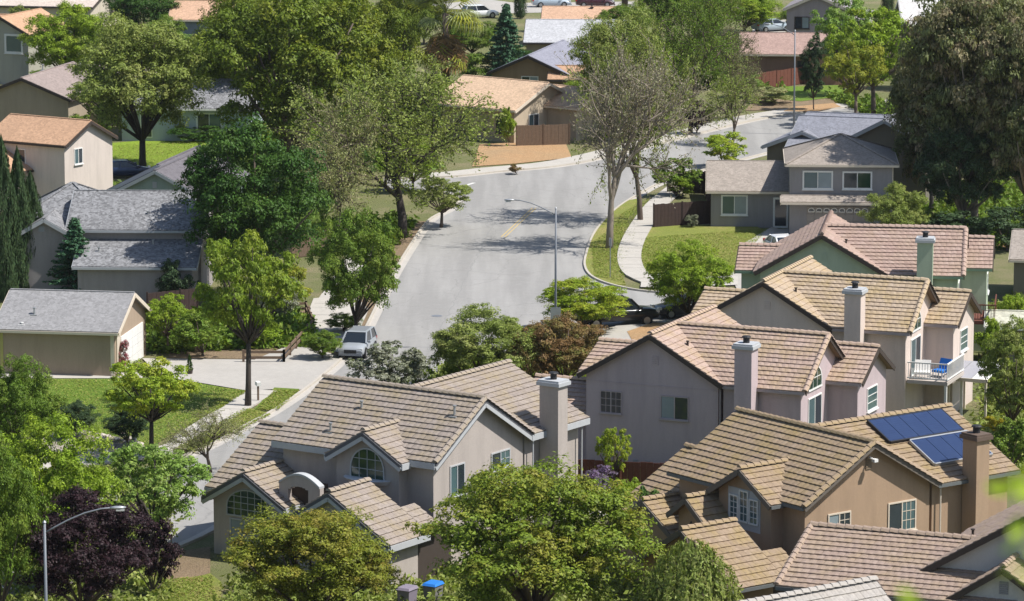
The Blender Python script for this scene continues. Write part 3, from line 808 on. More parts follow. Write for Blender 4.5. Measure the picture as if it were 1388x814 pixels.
# balconies on the right faces
def balcony(label, H, rail, deckm, v0, v1, depth=2.2, z=2.65):
    m4 = Matrix.Translation(H.root.location) @ Matrix.Rotation(H.yaw, 4, 'Z')
    rt = empty('balcony', m4 @ Vector((12.42, v0, 0)), H.yaw, label, 'balcony')
    L = v1 - v0
    MB().box(.03, depth, 0, L, z - .2, z).obj('balcony_floor', deckm, rt)
    for x, y in ((depth - .12, .1), (depth - .12, L - .1)):
        MB().box(x - .07, x + .07, y - .07, y + .07, 0, z - .2).obj('post', rail, rt)
    for nm, a, b in (('rail', (.05, .04, z + 1), (depth, .04, z + 1)), ('rail', (depth - .04, 0, z + 1), (depth - .04, L, z + 1)), ('rail', (.05, .04, z + .12), (depth, .04, z + .12)), ('rail', (depth - .04, 0, z + .12), (depth - .04, L, z + .12))):
        MB().bar(a, b, .07, .07).obj(nm, rail, rt)
    me = None
    for i in range(int(depth / .16)):
        o = (MB().box(-.015, .015, -.015, .015, z + .12, z + 1).obj('baluster', rail, rt)) if me is None else link(bpy.data.objects.new('baluster', me), rt)
        me = o.data; o.location = (.12 + i * .16, .04, 0)
    for i in range(int(L / .16)):
        o = link(bpy.data.objects.new('baluster', me), rt); o.location = (depth - .04, .1 + i * .16, 0)
    return rt, m4
bal, m4c = balcony('white-railed balcony with lounge chairs on the pink-beige house', HC, M_WHITE, plain('balcony_deck', (.45, .40, .36), .8), .6, 4.3, 2.4)
balcony('dark red wooden balcony on the right of the sage house', HD, M_WOODR, M_WOODR, .3, 4.3, 2.3)
M_BLUE = plain('blue_fabric', (.02, .17, .55), .7)
for i, (u, v, w, rot) in enumerate(((13.2, 1.2, .9, .2), (14.0, 2.1, .75, -.4))):
    c = empty('sun_lounge_chair', m4c @ Vector((u, v, 2.65)), HC.yaw + rot, ('white cushioned lounge chair near the sliding door of the white balcony', 'larger bright blue lounge chair by the white railing')[i], 'chair')
    MB().box(-w / 2, w / 2, -.3, .3, .28, .42).obj('seat_cushion', (M_WHITE, M_BLUE)[i], c)
    MB().add([(-w / 2, .26, .38), (w / 2, .26, .38), (w / 2, .36, .38), (-w / 2, .36, .38), (-w / 2, .5, 1.0), (w / 2, .5, 1.0), (w / 2, .6, .98), (-w / 2, .6, .98)], [(3, 2, 1, 0), (4, 5, 6, 7), (0, 1, 5, 4), (1, 2, 6, 5), (2, 3, 7, 6), (3, 0, 4, 7)]).obj('back_cushion', (M_WHITE, M_BLUE)[i], c)
    for x in (-w / 2 + .05, w / 2 - .05):
        for y in (-.25, .25): MB().box(x - .025, x + .025, y - .025, y + .025, 0, .28).obj('leg', M_WHITE, c)
# patio cover beside the pink-beige house
pc = empty('patio_cover', at(1290, 560, 0), R(-24), 'patio cover of grey and white corrugated panels below the white balcony', 'patio cover')
for i in range(5):
    a, b = -2.2 + i * .95, -2.2 + (i + 1) * .95 - .05
    MB().add([(a, -1.4, 2.35), (b, -1.4, 2.35), (b, 1.8, 2.75), (a, 1.8, 2.75), (a, -1.4, 2.40), (b, -1.4, 2.40), (b, 1.8, 2.80), (a, 1.8, 2.80)], [(3, 2, 1, 0), (4, 5, 6, 7), (0, 1, 5, 4), (1, 2, 6, 5), (2, 3, 7, 6), (3, 0, 4, 7)]).obj('roof_panel', (plain('grey_corrugated', (.33, .33, .36), .5), M_WHITE)[i == 4], pc)
for x in (-2.1, .2, 2.4):
    for y in (-1.3, 1.7): MB().box(x - .06, x + .06, y - .06, y + .06, 0, 2.35 + (.38 if y > 0 else 0)).obj('post', M_CREAMT, pc)
MB().box(-2.25, 2.55, -1.48, -1.40, 2.2, 2.4).obj('beam', M_CREAMT, pc)

# bottom right: grey house (wing with pink tiles, big gable running up out of the picture)
HF = House('grey_gabled_house', 'cool grey stucco house with dark gable edges in the bottom right corner', 1228, 785, 5.4, -22, wall=W_F, tile=T_F, fascia=plain('slate_gutter', (.13, .14, .14), .6), rake=M_DARKT, over=.35)
HF.gable(-.3, 13, .8, 11, 5.2, 9.2, 'v')
HF.gable(-5.3, 5, -1.2, 8.2, 4.9, 6.5, 'u', ends=(1, 0), rk=(-1,))
HF.gable(1.5, 7.3, -1.1, 2, 4.6, 6.5, 'v', ends=(1, 0))
HF.panel('gable_vent', 'v-', 4.4, -.76, 5.6, .4, .55, .03, plain('grey_vent', (.25, .25, .27), .8), 6, 1)
HF.roofvent(1.6, 4.5, 6.4, .3, M_DARKT)
HJ = House('silver_roofed_house', 'low house with silvery tile roof at the bottom edge in front of the pink-tiled wing', 1246, 828, 5.0, -53, wall=W_E, tile=T_J, fascia=M_DARKT, rake=M_DARKT, over=.35)
HJ.gable(-3.6, .2, -13, -.9, 4.6, 6.1, 'v')
# ---- grey two-storey house with garage by the corner lawn
W_G = stucco('siding_taupe_grey', (.28, .265, .265)); S_G = shingle('shingle_warm_grey', (.29, .25, .215)); S_H = shingle('shingle_blue_grey', (.21, .215, .245))
HG = House('grey_garage_house', 'grey-brown two-storey house with pale hip roof and garage behind the corner lawn', 1070, 222, 5.3, -3, wall=W_G, tile=S_G, fascia=M_CREAMT, rake=M_CREAMT, kind='shingle', over=.35)
HG.hip(-.3, 8.0, -.2, 9.0, 5.3, 7.0)
HG.gable(-6.1, 1.2, 3.3, 13.5, 2.75, 4.35, 'u', ends=(1, 0))
HG.gable(-.6, 7.6, -1.3, 1.2, 2.62, 2.95, 'u', walls=False, sides=(1, 0))
MB().box(.05, 7.65, -.25, .2, 0, 2.7).obj('garage_front', W_G, HG.root)
HG.window('v-', 2.1, .15, 4.1, 2.0, 1.15, g=(M_GLASST, M_GLASSL), fw=.12)
HG.window('v-', 5.0, .15, 4.1, 1.95, 1.1, g=(M_GLASS, M_GLASSG), fw=.12)
HG.window('v-', -4.0, 3.65, 1.7, 1.75, 1.3, g=(M_GLASST, M_GLASSL), fw=.12)
HG.window('v-', -.55, 3.65, 1.15, .85, 2.0, g=(M_GLASS,), split=1, fw=.14, name='front_door')
HG.panel('garage_door', 'v-', 3.6, -.25, 1.1, 4.6, 2.2, .05, plain('garage_door_taupe', (.27, .24, .215), .6), 4, 8)
for i in range(8):
    HG.window('v-', 1.65 + i * .56, -.30, 1.95, .36, .22, g=(M_GLASS,), split=1, fw=.05, arch=True, name='garage_light')
HG.downspout(7.6, .1, 5.3, M_CREAMT)
HH = House('blue_grey_roofed_house', 'low house with blue-grey shingle gables behind the grey garage house', 1035, 197, 4.0, -18, wall=stucco('siding_olive', (.19, .17, .13)), tile=S_H, fascia=M_LGREYT, rake=M_LGREYT, kind='shingle', over=.35)
HH.gable(0, 6.5, -.6, 8, 4.0, 5.3, 'v')
HH.gable(2.2, 12.5, -2.2, 7.8, 4.0, 6.1, 'u')
HH.gable(7.0, 14.2, -4.2, 3, 5.0, 6.9, 'v')
HH.gable(1, 9, 6, 14, 4.0, 5.5, 'u')
# ---- left side
W_L = stucco('siding_tan', (.36, .275, .20)); S_L = shingle('shingle_grey', (.24, .235, .235)); S_L2 = shingle('shingle_speckled_grey', (.19, .19, .195), .6)
HL = House('tan_garage', 'tan garage with grey shingle roof and white door on its right side', 0, 448, 2.7, -9, wall=W_L, tile=S_L, fascia=M_CREAMT, rake=M_CREAMT, kind='shingle', over=.3)
HL.gable(-.5, 7.3, 0, 8.2, 2.75, 4.5, 'u')
HL.panel('garage_door', 'u+', 4.3, 7.0, 1.15, 5.4, 2.2, .06, M_WHITE, 4, 4)
HL.panel('white_post', 'u+', 1.0, 7.0, 1.3, .9, 2.5, .08, M_CREAMT)
HL.panel('corner_post', 'v-', 6.85, .3, 1.35, .25, 2.5, .04, M_CREAMT)
HL.panel('corner_post', 'v-', .0, .3, 1.35, .2, 2.5, .04, plain('olive_yellow_trim', (.4, .36, .12)))
HL.roofvent(1.7, 1.6, 3.45, .4); HL.roofvent(1.2, .6, 3.0, .1, M_WHITE)
HM = House('speckled_roof_house', 'lavender-grey split-level house with speckled grey shingles behind the cypress trees', 40, 290, 5.0, -2, wall=stucco('siding_lavender_grey', (.33, .30, .29)), tile=S_L2, fascia=M_LGREYT, rake=M_LGREYT, kind='shingle', over=.3)
HM.gable(-.3, 3.9, -5.6, 3, 4.3, 5.5, 'v')
HM.hip(-.6, 6, -2.5, 6.5, 5.0, 6.9)
HM.gable(3.2, 12.5, -5.2, 3.8, 4.7, 6.7, 'u')
HM.gable(4.1, 12.3, -8.6, 1, 2.75, 4.4, 'u')
HM.panel('gable_vent', 'v-', 1.6, -5.3, 4.8, .4, .4, .03, M_GREYT)
HM.roofvent(8.5, -3.4, 5.3, .4); HM.roofvent(9.1, -5.6, 3.7, .4); HM.roofvent(5.6, -6.6, 3.35, .4)
HN = House('peach_house', 'peach stucco two-storey house with orange tile roof at the left edge', 88, 198, 5.0, -32, wall=stucco('stucco_peach', (.62, .54, .48)), tile=shingle('shingle_orange', (.43, .265, .165)), fascia=M_DARKT, rake=M_DARKT, kind='shingle', over=.3)
HN.gable(-8, 0, -.0, 6.6, 5.0, 6.6, 'v' if False else 'u')
HN.gable(-9, -3.4, -4.6, 1, 2.9, 4.4, 'v')
HN.window('u+', 2.0, -.3, 4.0, .9, 1.1, g=(M_GLASST, M_GLASS)); HN.window('v-', -4.5, .3, 3.9, .7, 1.0, g=(M_GLASS,), split=1)
HO = House('green_gabled_house', 'low house with grey-green gable and dark shingle roof below the bright lawn', 135, 258, 3.4, -12, wall=stucco('siding_grey_green', (.24, .30, .27)), tile=shingle('shingle_dark', (.13, .12, .13)), fascia=M_LGREYT, rake=M_LGREYT, kind='shingle', over=.3)
HO.gable(.8, 8.6, -1.5, 9, 3.2, 5.2, 'v')
HO.gable(-.4, 7.5, 3, 14, 3.0, 5.0, 'v')
HO.panel('gable_vent', 'v-', 4.6, -1.2, 4.1, .35, .5, .03, M_GREYT)
HP = House('beige_gabled_house', 'beige low house with brown-grey shingle roof, far left behind the peach house', 0, 128, 3.0, -14, wall=stucco('siding_beige', (.36, .30, .22)), tile=shingle('shingle_brown_grey', (.26, .21, .19)), fascia=M_DARKT, rake=M_DARKT, kind='shingle', over=.35)
HP.gable(-2, 7.2, -1.5, 12, 2.9, 4.7, 'v')
HP.gable(3, 14.5, 4, 14, 2.9, 4.8, 'u')
HP.roofvent(2.2, 5, 4.7, .5); HP.roofvent(4.5, 8.5, 4.6, .5, M_WHITE)
HQ = House('pale_blue_bungalow', 'pale blue bungalow with white windows under a speckled roof behind the big left tree', 205, 147, 2.9, -3, wall=stucco('siding_pale_blue', (.40, .46, .50)), tile=S_L2, fascia=M_WHITE, rake=M_WHITE, kind='shingle', over=.35)
HQ.gable(-3, 9, 0, 10, 2.9, 4.9, 'u')
HQ.window('v-', 5.0, .35, 1.7, 2.0, 1.4, g=(M_GLASS, M_GLASST), fw=.15); HQ.window('v-', -.5, .35, 1.5, .9, 2.2, g=(M_GLASS,), split=1, name='front_door')
HR_ = House('grey_green_house', 'grey-green two-storey house with white window and orange roof in the top left corner', 0, 45, 5.0, -20, wall=stucco('siding_pale_olive', (.40, .39, .33)), tile=shingle('shingle_orange', (.43, .265, .165)), fascia=M_DARKT, rake=M_DARKT, kind='shingle', over=.35)
HR_.gable(-3.2, 3.2, 0, 9, 4.9, 6.6, 'v')
HR_.gable(-8, 2.4, 3, 9, 4.5, 6.2, 'u')
HR_.window('v-', 1.3, .35, 4.0, 1.6, 1.5, g=(M_GLASST,), split=1, fw=.2)
HS = House('flat_cream_house', 'cream house with pale roof and grey chimney at the top left edge', 0, 14, 3.2, -10, wall=stucco('stucco_cream', (.52, .46, .38)), tile=shingle('shingle_pale', (.50, .42, .36)), fascia=M_DARKT, rake=M_DARKT, kind='shingle', over=.35)
HS.gable(-4, 8, 8, 20, 2.9, 4.2, 'u'); HS.chimney(2.6, 3.6, 11, 12, 5.6, M_GREYT)
HT = House('orange_roofed_bungalow', 'grey-blue bungalow with salmon roof at the top edge left of the tall green trees', 240, 27, 2.9, -2, wall=stucco('siding_slate_blue', (.27, .29, .33)), tile=shingle('shingle_salmon', (.47, .30, .20)), fascia=M_CREAMT, rake=M_CREAMT, kind='shingle', over=.35)
HT.gable(-1, 6.5, 0, 9, 2.9, 4.5, 'u'); HT.window('v-', 4.5, .35, 1.5, 1.6, 1.3, g=(M_GLASS, M_GLASS))
# ---- centre far
HK = House('tan_roofed_house', 'cream house with light tan shingle roof behind the orange mulch yard', 700, 150, 2.9, -38, wall=stucco('stucco_warm_cream', (.50, .41, .30)), tile=shingle('shingle_tan', (.54, .38, .255)), fascia=M_CREAMT, rake=M_CREAMT, kind='shingle', over=.45)
HK.gable(-9.6, 0, -.2, 9.5, 2.9, 4.9, 'v' if False else 'u')
HK.gable(-4.5, 3.2, 4.5, 11, 2.9, 4.3, 'u')
HK.window('v-', -1.6, .25, 1.6, 1.5, 1.5, g=(M_GLASS, M_GLASS), trim=M_DARKT); HK.window('u+', 3, -.45, 1.7, 1.3, 1.1, g=(M_GLASST, M_GLASS))
HU = House('brown_gabled_house', 'brown house with slate-coloured shingle roof behind the tan-roofed house', 668, 98, 3.0, -14, wall=stucco('siding_brown', (.27, .19, .12)), tile=shingle('shingle_slate', (.22, .22, .26)), fascia=M_DARKT, rake=M_DARKT, kind='shingle', over=.35)
HU.gable(-.4, 7.4, -.5, 14, 3.0, 4.7, 'v'); HU.window('v-', 3.6, -.15, 2.2, 1.5, 1.0, g=(M_GLASS, M_GLASSL))
HV = House('small_orange_outbuilding', 'small brown outbuilding with orange shingle roof beside the brown house', 742, 108, 2.6, -4, wall=stucco('siding_brown', (.27, .19, .12)), tile=shingle('shingle_orange', (.43, .265, .165)), fascia=M_DARKT, rake=M_DARKT, kind='shingle', over=.25)
HV.gable(0, 4, 0, 4, 2.6, 3.7, 'u')
HW = House('pale_grey_roofed_house', 'wide low house with pale grey shingle roof behind the brown house', 716, 58, 2.8, -3, wall=W_L, tile=shingle('shingle_pale_grey', (.40, .40, .41)), fascia=M_DARKT, rake=M_DARKT, kind='shingle', over=.3)
HW.gable(-.5, 10, 0, 11, 2.8, 4.6, 'u'); HW.roofvent(6.5, 3, 4, .4)
HX = House('salmon_roofed_house', 'low house with salmon-orange shingle roof at the top edge beside the far street', 733, 30, 2.6, -3, wall=W_L, tile=shingle('shingle_salmon', (.47, .30, .20)), fascia=M_DARKT, rake=M_DARKT, kind='shingle', over=.3)
HX.gable(0, 9, 0, 8, 2.6, 3.9, 'u'); HX.roofvent(5.3, 3.4, 3.9, .4, M_DARK)
HI = House('red_brown_house', 'long red-brown house with dusty pink roof beyond the upper road', 1008, 72, 3.0, -4, wall=stucco('siding_red_brown', (.30, .17, .12)), tile=shingle('shingle_dusty_pink', (.33, .225, .19)), fascia=M_CREAMT, rake=M_CREAMT, kind='shingle', over=.4)
HI.gable(-.4, 9.2, 0, 8, 2.9, 4.6, 'u'); HI.gable(6, 10.6, -.6, 6, 2.9, 4.4, 'v')
HI.window('v-', 6.6, .4, 1.4, 2.6, 1.6, g=(M_DARK, M_DARK), trim=M_DARKT)
HY = House('mauve_far_house', 'far mauve two-storey house with gable and one wide window at the top edge', 1062, 12, 5.0, -10, wall=stucco('stucco_far_mauve', (.36, .30, .31)), tile=shingle('shingle_dark_mauve', (.28, .25, .26)), fascia=M_CREAMT, rake=M_CREAMT, kind='shingle', over=.3)
HY.gable(0, 6.8, 0, 8, 5.0, 6.5, 'v'); HY.gable(4, 9, 1, 8, 3.6, 4.6, 'u')
HY.window('v-', 1.9, .3, 3.6, 1.4, 1.1, g=(M_GLASS, M_GLASSL), trim=M_DARKT)
HZ = House('long_white_roofed_hall', 'wide building with whitish roof at the top edge between the right trees', 1236, 34, 3.4, -2, wall=stucco('stucco_cream', (.52, .46, .38)), tile=shingle('shingle_whitish', (.52, .50, .48)), fascia=M_WHITE, rake=M_WHITE, kind='shingle', over=.3)
HZ.gable(-1, 9, 0, 14, 3.4, 5.4, 'u')
HR2 = House('right_edge_house', 'partly hidden house with grey roof at the right edge behind the sage house', 1368, 352, 3.0, -10, wall=stucco('siding_olive', (.19, .17, .13)), tile=S_G, fascia=M_CREAMT, rake=M_CREAMT, kind='shingle', over=.3)
HR2.gable(0, 8, 0, 8, 3.0, 4.4, 'u')
HR3 = House('green_shed', 'small shed with mossy white roof at the right edge below the red balcony', 1335, 443, 2.4, -8, wall=plain('shed_boards', (.22, .19, .15), .9), tile=shingle('shingle_mossy', (.46, .45, .36)), fascia=M_WHITE, rake=M_WHITE, kind='shingle', over=.2)
HR3.gable(0, 5, 0, 3.4, 2.4, 3.1, 'u')
# ================================================================== vegetation
def leaves_mesh(name, pos, nrm, size, hue, seed, asp=1.5):
    """one quad leaf spray per row of pos (N x 3); normals nrm, half size per leaf"""
    r = np.random.default_rng(seed); n = len(pos)
    nrm = nrm / np.maximum(np.linalg.norm(nrm, axis=1, keepdims=True), 1e-6)
    t = r.normal(size=(n, 3)); t -= (t * nrm).sum(1, keepdims=True) * nrm
    t /= np.maximum(np.linalg.norm(t, axis=1, keepdims=True), 1e-6)
    b = np.cross(nrm, t)
    s = size[:, None]
    bend = nrm * s * r.uniform(-.35, .35, (n, 1))
    v = np.stack([pos - t * s * asp, pos - b * s * .75 + bend, pos + t * s * asp, pos + b * s * .75 + bend], 1).reshape(-1, 3)
    me = bpy.data.meshes.new(name)
    me.vertices.add(4 * n); me.loops.add(4 * n); me.polygons.add(n)
    me.vertices.foreach_set('co', v.astype(np.float32).ravel())
    me.loops.foreach_set('vertex_index', np.arange(4 * n, dtype=np.int32))
    me.polygons.foreach_set('loop_start', np.arange(0, 4 * n, 4, dtype=np.int32))
    a = me.attributes.new('tint', 'FLOAT', 'FACE'); a.data.foreach_set('value', r.uniform(0, 1, n).astype(np.float32))
    a = me.attributes.new('hue', 'FLOAT', 'FACE'); a.data.foreach_set('value', hue.astype(np.float32))
    me.update(calc_edges=True)
    return me
def rsphere(r, n):
    v = r.normal(size=(n, 3)); return v / np.linalg.norm(v, axis=1, keepdims=True)
def tubes_mesh(name, segs):
    """segs: list of (points, radii, sides) joined into one tapering limb mesh"""
    mb = MB()
    for p, rr, n in segs: mb.tube(p, rr, n)
    me = bpy.data.meshes.new(name); me.from_pydata(mb.v, [], mb.f)
    me.polygons.foreach_set('use_smooth', [True] * len(me.polygons)); me.update()
    return me
LEAF_GAIN = 1.0
def crown_dense(seed, cb=.2, lobes=26, sprigs=60, leaves=16, lsize=.0085, lr=(.13, .2), top=1.0, shape=1.0, flat=.0, zk=1.0):
    sep = .125 if lobes < 60 else .088
    """rounded crown of many leafy lobes with hollows between them; unit height, unit width"""
    r = np.random.default_rng(seed)
    zc = (cb + top) / 2; rz = (top - cb) / 2
    C = []; tries = 0
    while len(C) < lobes and tries < 4000:
        tries += 1
        d = rsphere(r, 1)[0]; k = r.uniform(.3, .92) ** .6
        if d[2] < -.75: continue
        w = 1.0 if d[2] > 0 else (1 - .35 * abs(d[2]) * shape)
        c = np.array([d[0] * .5 * k * w, d[1] * .5 * k * w, zc + d[2] * rz * k * .95])
        if all(np.linalg.norm((c - q) / (1, 1, rz * 2)) > (sep if lobes < 100 else .07) for q in C): C.append(c)
    P_, N_, Hh = [], [], []
    subs = max(6, sprigs // 4); per = sprigs * leaves // subs
    for c in C:
        L = r.uniform(*lr) * r.uniform(.75, 1.15); hl = r.uniform(0, 1)
        d = rsphere(r, subs); d[:, 2] = np.where(d[:, 2] < -.25, -d[:, 2], d[:, 2])
        zs = min(1.0, .75 * rz * 2 + .25) * zk
        sp = c + d * (L * r.uniform(.5, 1.0, (subs, 1))) * np.array([1, 1, zs])
        rs = L * r.uniform(.26, .50, subs)
        e = rsphere(r, subs * per); e[:, 2] = np.where((e[:, 2] < -.2) & (r.uniform(0, 1, subs * per) < .75), -e[:, 2], e[:, 2])
        q = np.repeat(sp, per, 0) + e * (np.repeat(rs, per) * r.uniform(.55, 1.1, subs * per))[:, None] * np.array([1, 1, zs * .85])
        nn = e * .75 + np.repeat(d, per, 0) * .35 + r.normal(size=(subs * per, 3)) * .38 + np.array([0, 0, .25])
        P_.append(q); N_.append(nn); Hh.append(np.clip(hl * .45 + np.repeat(r.uniform(0, 1, subs), per) * .4 + r.uniform(0, .2, subs * per), 0, 1))
    P_ = np.concatenate(P_); N_ = np.concatenate(N_); Hh = np.concatenate(Hh)
    sz = r.uniform(.7, 1.3, len(P_)) * lsize
    me = leaves_mesh('crown', P_, N_, sz, Hh, seed)
    segs = []; tt = np.array([r.uniform(-.02, .02), r.uniform(-.02, .02), cb + .12])
    segs.append(([(0, 0, -.01), (tt[0] * .5, tt[1] * .5, cb * .5), tuple(tt)], [.034, .026, .021], 8))
    for c in C[::(2 if lobes < 60 else 5)]:
        m = (tt + c) / 2 + np.array([0, 0, -.02]) + r.normal(size=3) * .012
        segs.append(([tuple(tt + [0, 0, -.03]), tuple(m), tuple(c)], [.014, .009, .004], 5))
    return me, tubes_mesh('trunk', segs)
def crown_branchy(seed, cb=.15, L0=None, spread=.5, levels=4, leafn=12, lsize=.007, kids=(5, 4, 4, 3), trunk_r=.028, leaf_levels=(3, 4), droop=0.0, sig=.02, limbs=4, lean=.55):
    """open crown: limbs fork down to twigs, leaves only round the twigs"""
    r = np.random.default_rng(seed); segs = []; LP = []
    def grow(p, d, L, rad, lev):
        k = 4; pts = [p.copy()]; dd = d.copy()
        for i in range(k):
            dd = dd + r.normal(size=3) * .11 + np.array([0, 0, .07 if lev < 3 else -.05 - droop]); dd /= np.linalg.norm(dd)
            pts.append(pts[-1] + dd * L / k)
        segs.append(([tuple(q) for q in pts], [rad * (1 - .65 * i / k) for i in range(k + 1)], 7 if lev == 0 else (5 if lev < 3 else 3)))
        if lev in leaf_levels:
            for q in pts[1:]: LP.append((q, dd.copy()))
        if lev >= levels: return
        n = kids[min(lev, len(kids) - 1)]
        for j in range(n):
            t = r.uniform(.35, 1.0) if lev else r.uniform(.55, 1.0)
            if j == 0: t = 1.0
            q = pts[0] * 0 + pts[min(k, int(t * k))]
            az = 2 * math.pi * (j + r.uniform(-.3, .3)) / n
            x = np.cross(dd, [0, 0, 1.0]); x = x / max(np.linalg.norm(x), 1e-3) if np.linalg.norm(x) > .05 else np.array([1.0, 0, 0])
            y = np.cross(dd, x)
            ang = r.uniform(.35, .95) * (lean / .55)
            nd = dd * math.cos(ang) + (x * math.cos(az) + y * math.sin(az)) * math.sin(ang)
            grow(q, nd, L * r.uniform(.62, .82), rad * .55, lev + 1)
    grow(np.array([0., 0, 0]), np.array([r.uniform(-.1, .1), r.uniform(-.1, .1), 1.0]), L0 or .30 + cb * .4, trunk_r, 0)
    P_ = np.array([q for q, _ in LP])
    # fit to a unit box
    lo, hi = P_.min(0), P_.max(0); w = max(np.percentile(np.abs(P_[:, 0]), 98), np.percentile(np.abs(P_[:, 1]), 98)); hz = np.percentile(P_[:, 2], 99.3)
    S = np.array([.5 / w, .5 / w, 1 / hz])
    segs = [([tuple(np.array(q) * S) for q in pts], rr, n) for pts, rr, n in segs]
    P_ = P_ * S
    q = np.repeat(P_, leafn, 0) + r.normal(size=(len(P_) * leafn, 3)) * sig
    nn = r.normal(size=q.shape) + np.array([0, 0, .5])
    hue = np.clip(np.repeat(r.uniform(0, .8, len(P_)), leafn) + r.uniform(0, .2, len(q)), 0, 1)
    return leaves_mesh('crown', q, nn, r.uniform(.6, 1.3, len(q)) * lsize, hue, seed), tubes_mesh('trunk', segs)
def crown_cone(seed, n=9000, lsize=.01, fat=1.0, layers=16, spire=False):
    r = np.random.default_rng(seed)
    if spire:
        z = r.uniform(0.02, 1, n); rad = .5 * np.minimum(1, (1 - z) * 2.2) ** .8 * np.minimum(1, z * 8 + .4)
        a = r.uniform(0, 2 * math.pi, n); ridg = 1 + .18 * np.sin(a * 5 + z * 9) + .12 * np.sin(a * 9 - z * 25)
        rr = rad * ridg * r.uniform(.65, 1.05, n)
        P_ = np.stack([np.cos(a) * rr, np.sin(a) * rr, z], 1); N_ = np.stack([np.cos(a), np.sin(a), .5 + 0 * a], 1) + r.normal(size=(n, 3)) * .4
    else:
        k = 260; P_ = []; N_ = []
        for i in range(k):
            z0 = .06 + .92 * ((i + r.uniform()) / k); L = .5 * (1 - z0) ** .85 * r.uniform(.75, 1.1); a = r.uniform(0, 2 * math.pi)
            m = n // k; t = r.uniform(.15, 1, m) ** .7
            c = np.stack([np.cos(a) * L * t, np.sin(a) * L * t, z0 - .07 * t + .05 * t * t], 1)
            c += r.normal(size=(m, 3)) * (.025 * (1.2 - t))[:, None] * [1, 1, .5]
            P_.append(c); N_.append(np.tile([np.cos(a) * .3, np.sin(a) * .3, 1], (m, 1)) + r.normal(size=(m, 3)) * .5)
        P_ = np.concatenate(P_); N_ = np.concatenate(N_)
    hue = r.uniform(0, 1, len(P_))
    return leaves_mesh('crown', P_, N_, r.uniform(.7, 1.3, len(P_)) * lsize, hue, seed), tubes_mesh('trunk', [([(0, 0, -.01), (0, 0, .9)], [.03, .005], 7)])
def crown_weep(seed, n=420, lsize=.0105):
    r = np.random.default_rng(seed); P_ = []; N_ = []; segs = [([(0, 0, 0), (.02, 0, .4), (0, 0, .8)], [.04, .03, .02], 7)]
    for i in range(n):
        a = r.uniform(0, 2 * math.pi); R0 = .5 * math.sqrt(r.uniform(.02, 1)); top = .98 - .45 * (R0 / .5) ** 2 * r.uniform(.7, 1.1)
        L = r.uniform(.25, .6); m = 34; t = np.linspace(0, 1, m)
        c = np.stack([np.cos(a) * (R0 + .05 * t), np.sin(a) * (R0 + .05 * t), np.maximum(.03, top - L * t ** 1.2)], 1) + r.normal(size=(m, 3)) * .008
        P_.append(c); N_.append(np.tile([math.cos(a), math.sin(a), .5], (m, 1)) + r.normal(size=(m, 3)) * .5)
        if i % 14 == 0: segs.append(([(0, 0, .6), (math.cos(a) * R0 * .6, math.sin(a) * R0 * .6, top + .02), (math.cos(a) * R0, math.sin(a) * R0, top - .05)], [.014, .008, .003], 4))
    P_ = np.concatenate(P_); N_ = np.concatenate(N_)
    return leaves_mesh('crown', P_, N_, r.uniform(.7, 1.3, len(P_)) * lsize, r.uniform(0, 1, len(P_)), seed, 2.2), tubes_mesh('trunk', segs)
PROTO = {
    'round1': crown_dense(11, .10, 84, 48, 16, .0066, (.11, .165)), 'round2': crown_dense(12, .08, 80, 48, 17, .0066, (.11, .17)),
    'clump1': crown_dense(13, .05, 70, 48, 16, .0070, (.10, .16)), 'clump2': crown_dense(17, .03, 74, 48, 16, .0070, (.095, .16)),
    'grove': crown_dense(19, .08, 125, 44, 12, .0075, (.12, .18), zk=.55),
    'airy1': crown_dense(14, .28, 46, 40, 12, .0085, (.09, .15)), 'airy2': crown_dense(15, .20, 44, 36, 11, .0095, (.09, .15)),
    'open1': crown_branchy(21, .1, leafn=10, lsize=.0058, kids=(5, 5, 4, 4), sig=.014), 'open2': crown_branchy(24, .16, leafn=7, lsize=.0056, kids=(4, 5, 5, 4), sig=.013),
    'bare2': crown_branchy(27, .22, L0=.17, trunk_r=.026, leafn=3, lsize=.0050, kids=(5, 5, 5, 5), sig=.010, lean=.5, droop=-.08),
    'bare1': crown_branchy(25, .12, leafn=3, lsize=.010, kids=(5, 4, 4, 3), sig=.02),
    'shrub1': crown_dense(31, .0, 16, 50, 10, .016, (.16, .24)), 'shrub2': crown_dense(32, .0, 20, 40, 10, .017, (.14, .22)),
    'tall1': crown_dense(41, .08, 80, 48, 15, .0072, (.09, .15), zk=.6),
    'spire': crown_cone(51, 16000, .014, spire=True), 'cone': crown_cone(52, 20800, .013), 'weep': crown_weep(61),
}
BARK = barkmat('bark_grey_brown', (.13, .10, .08)); BARKD = barkmat('bark_dark', (.06, .05, .042)); BARKL = barkmat('bark_pale', (.24, .20, .16))
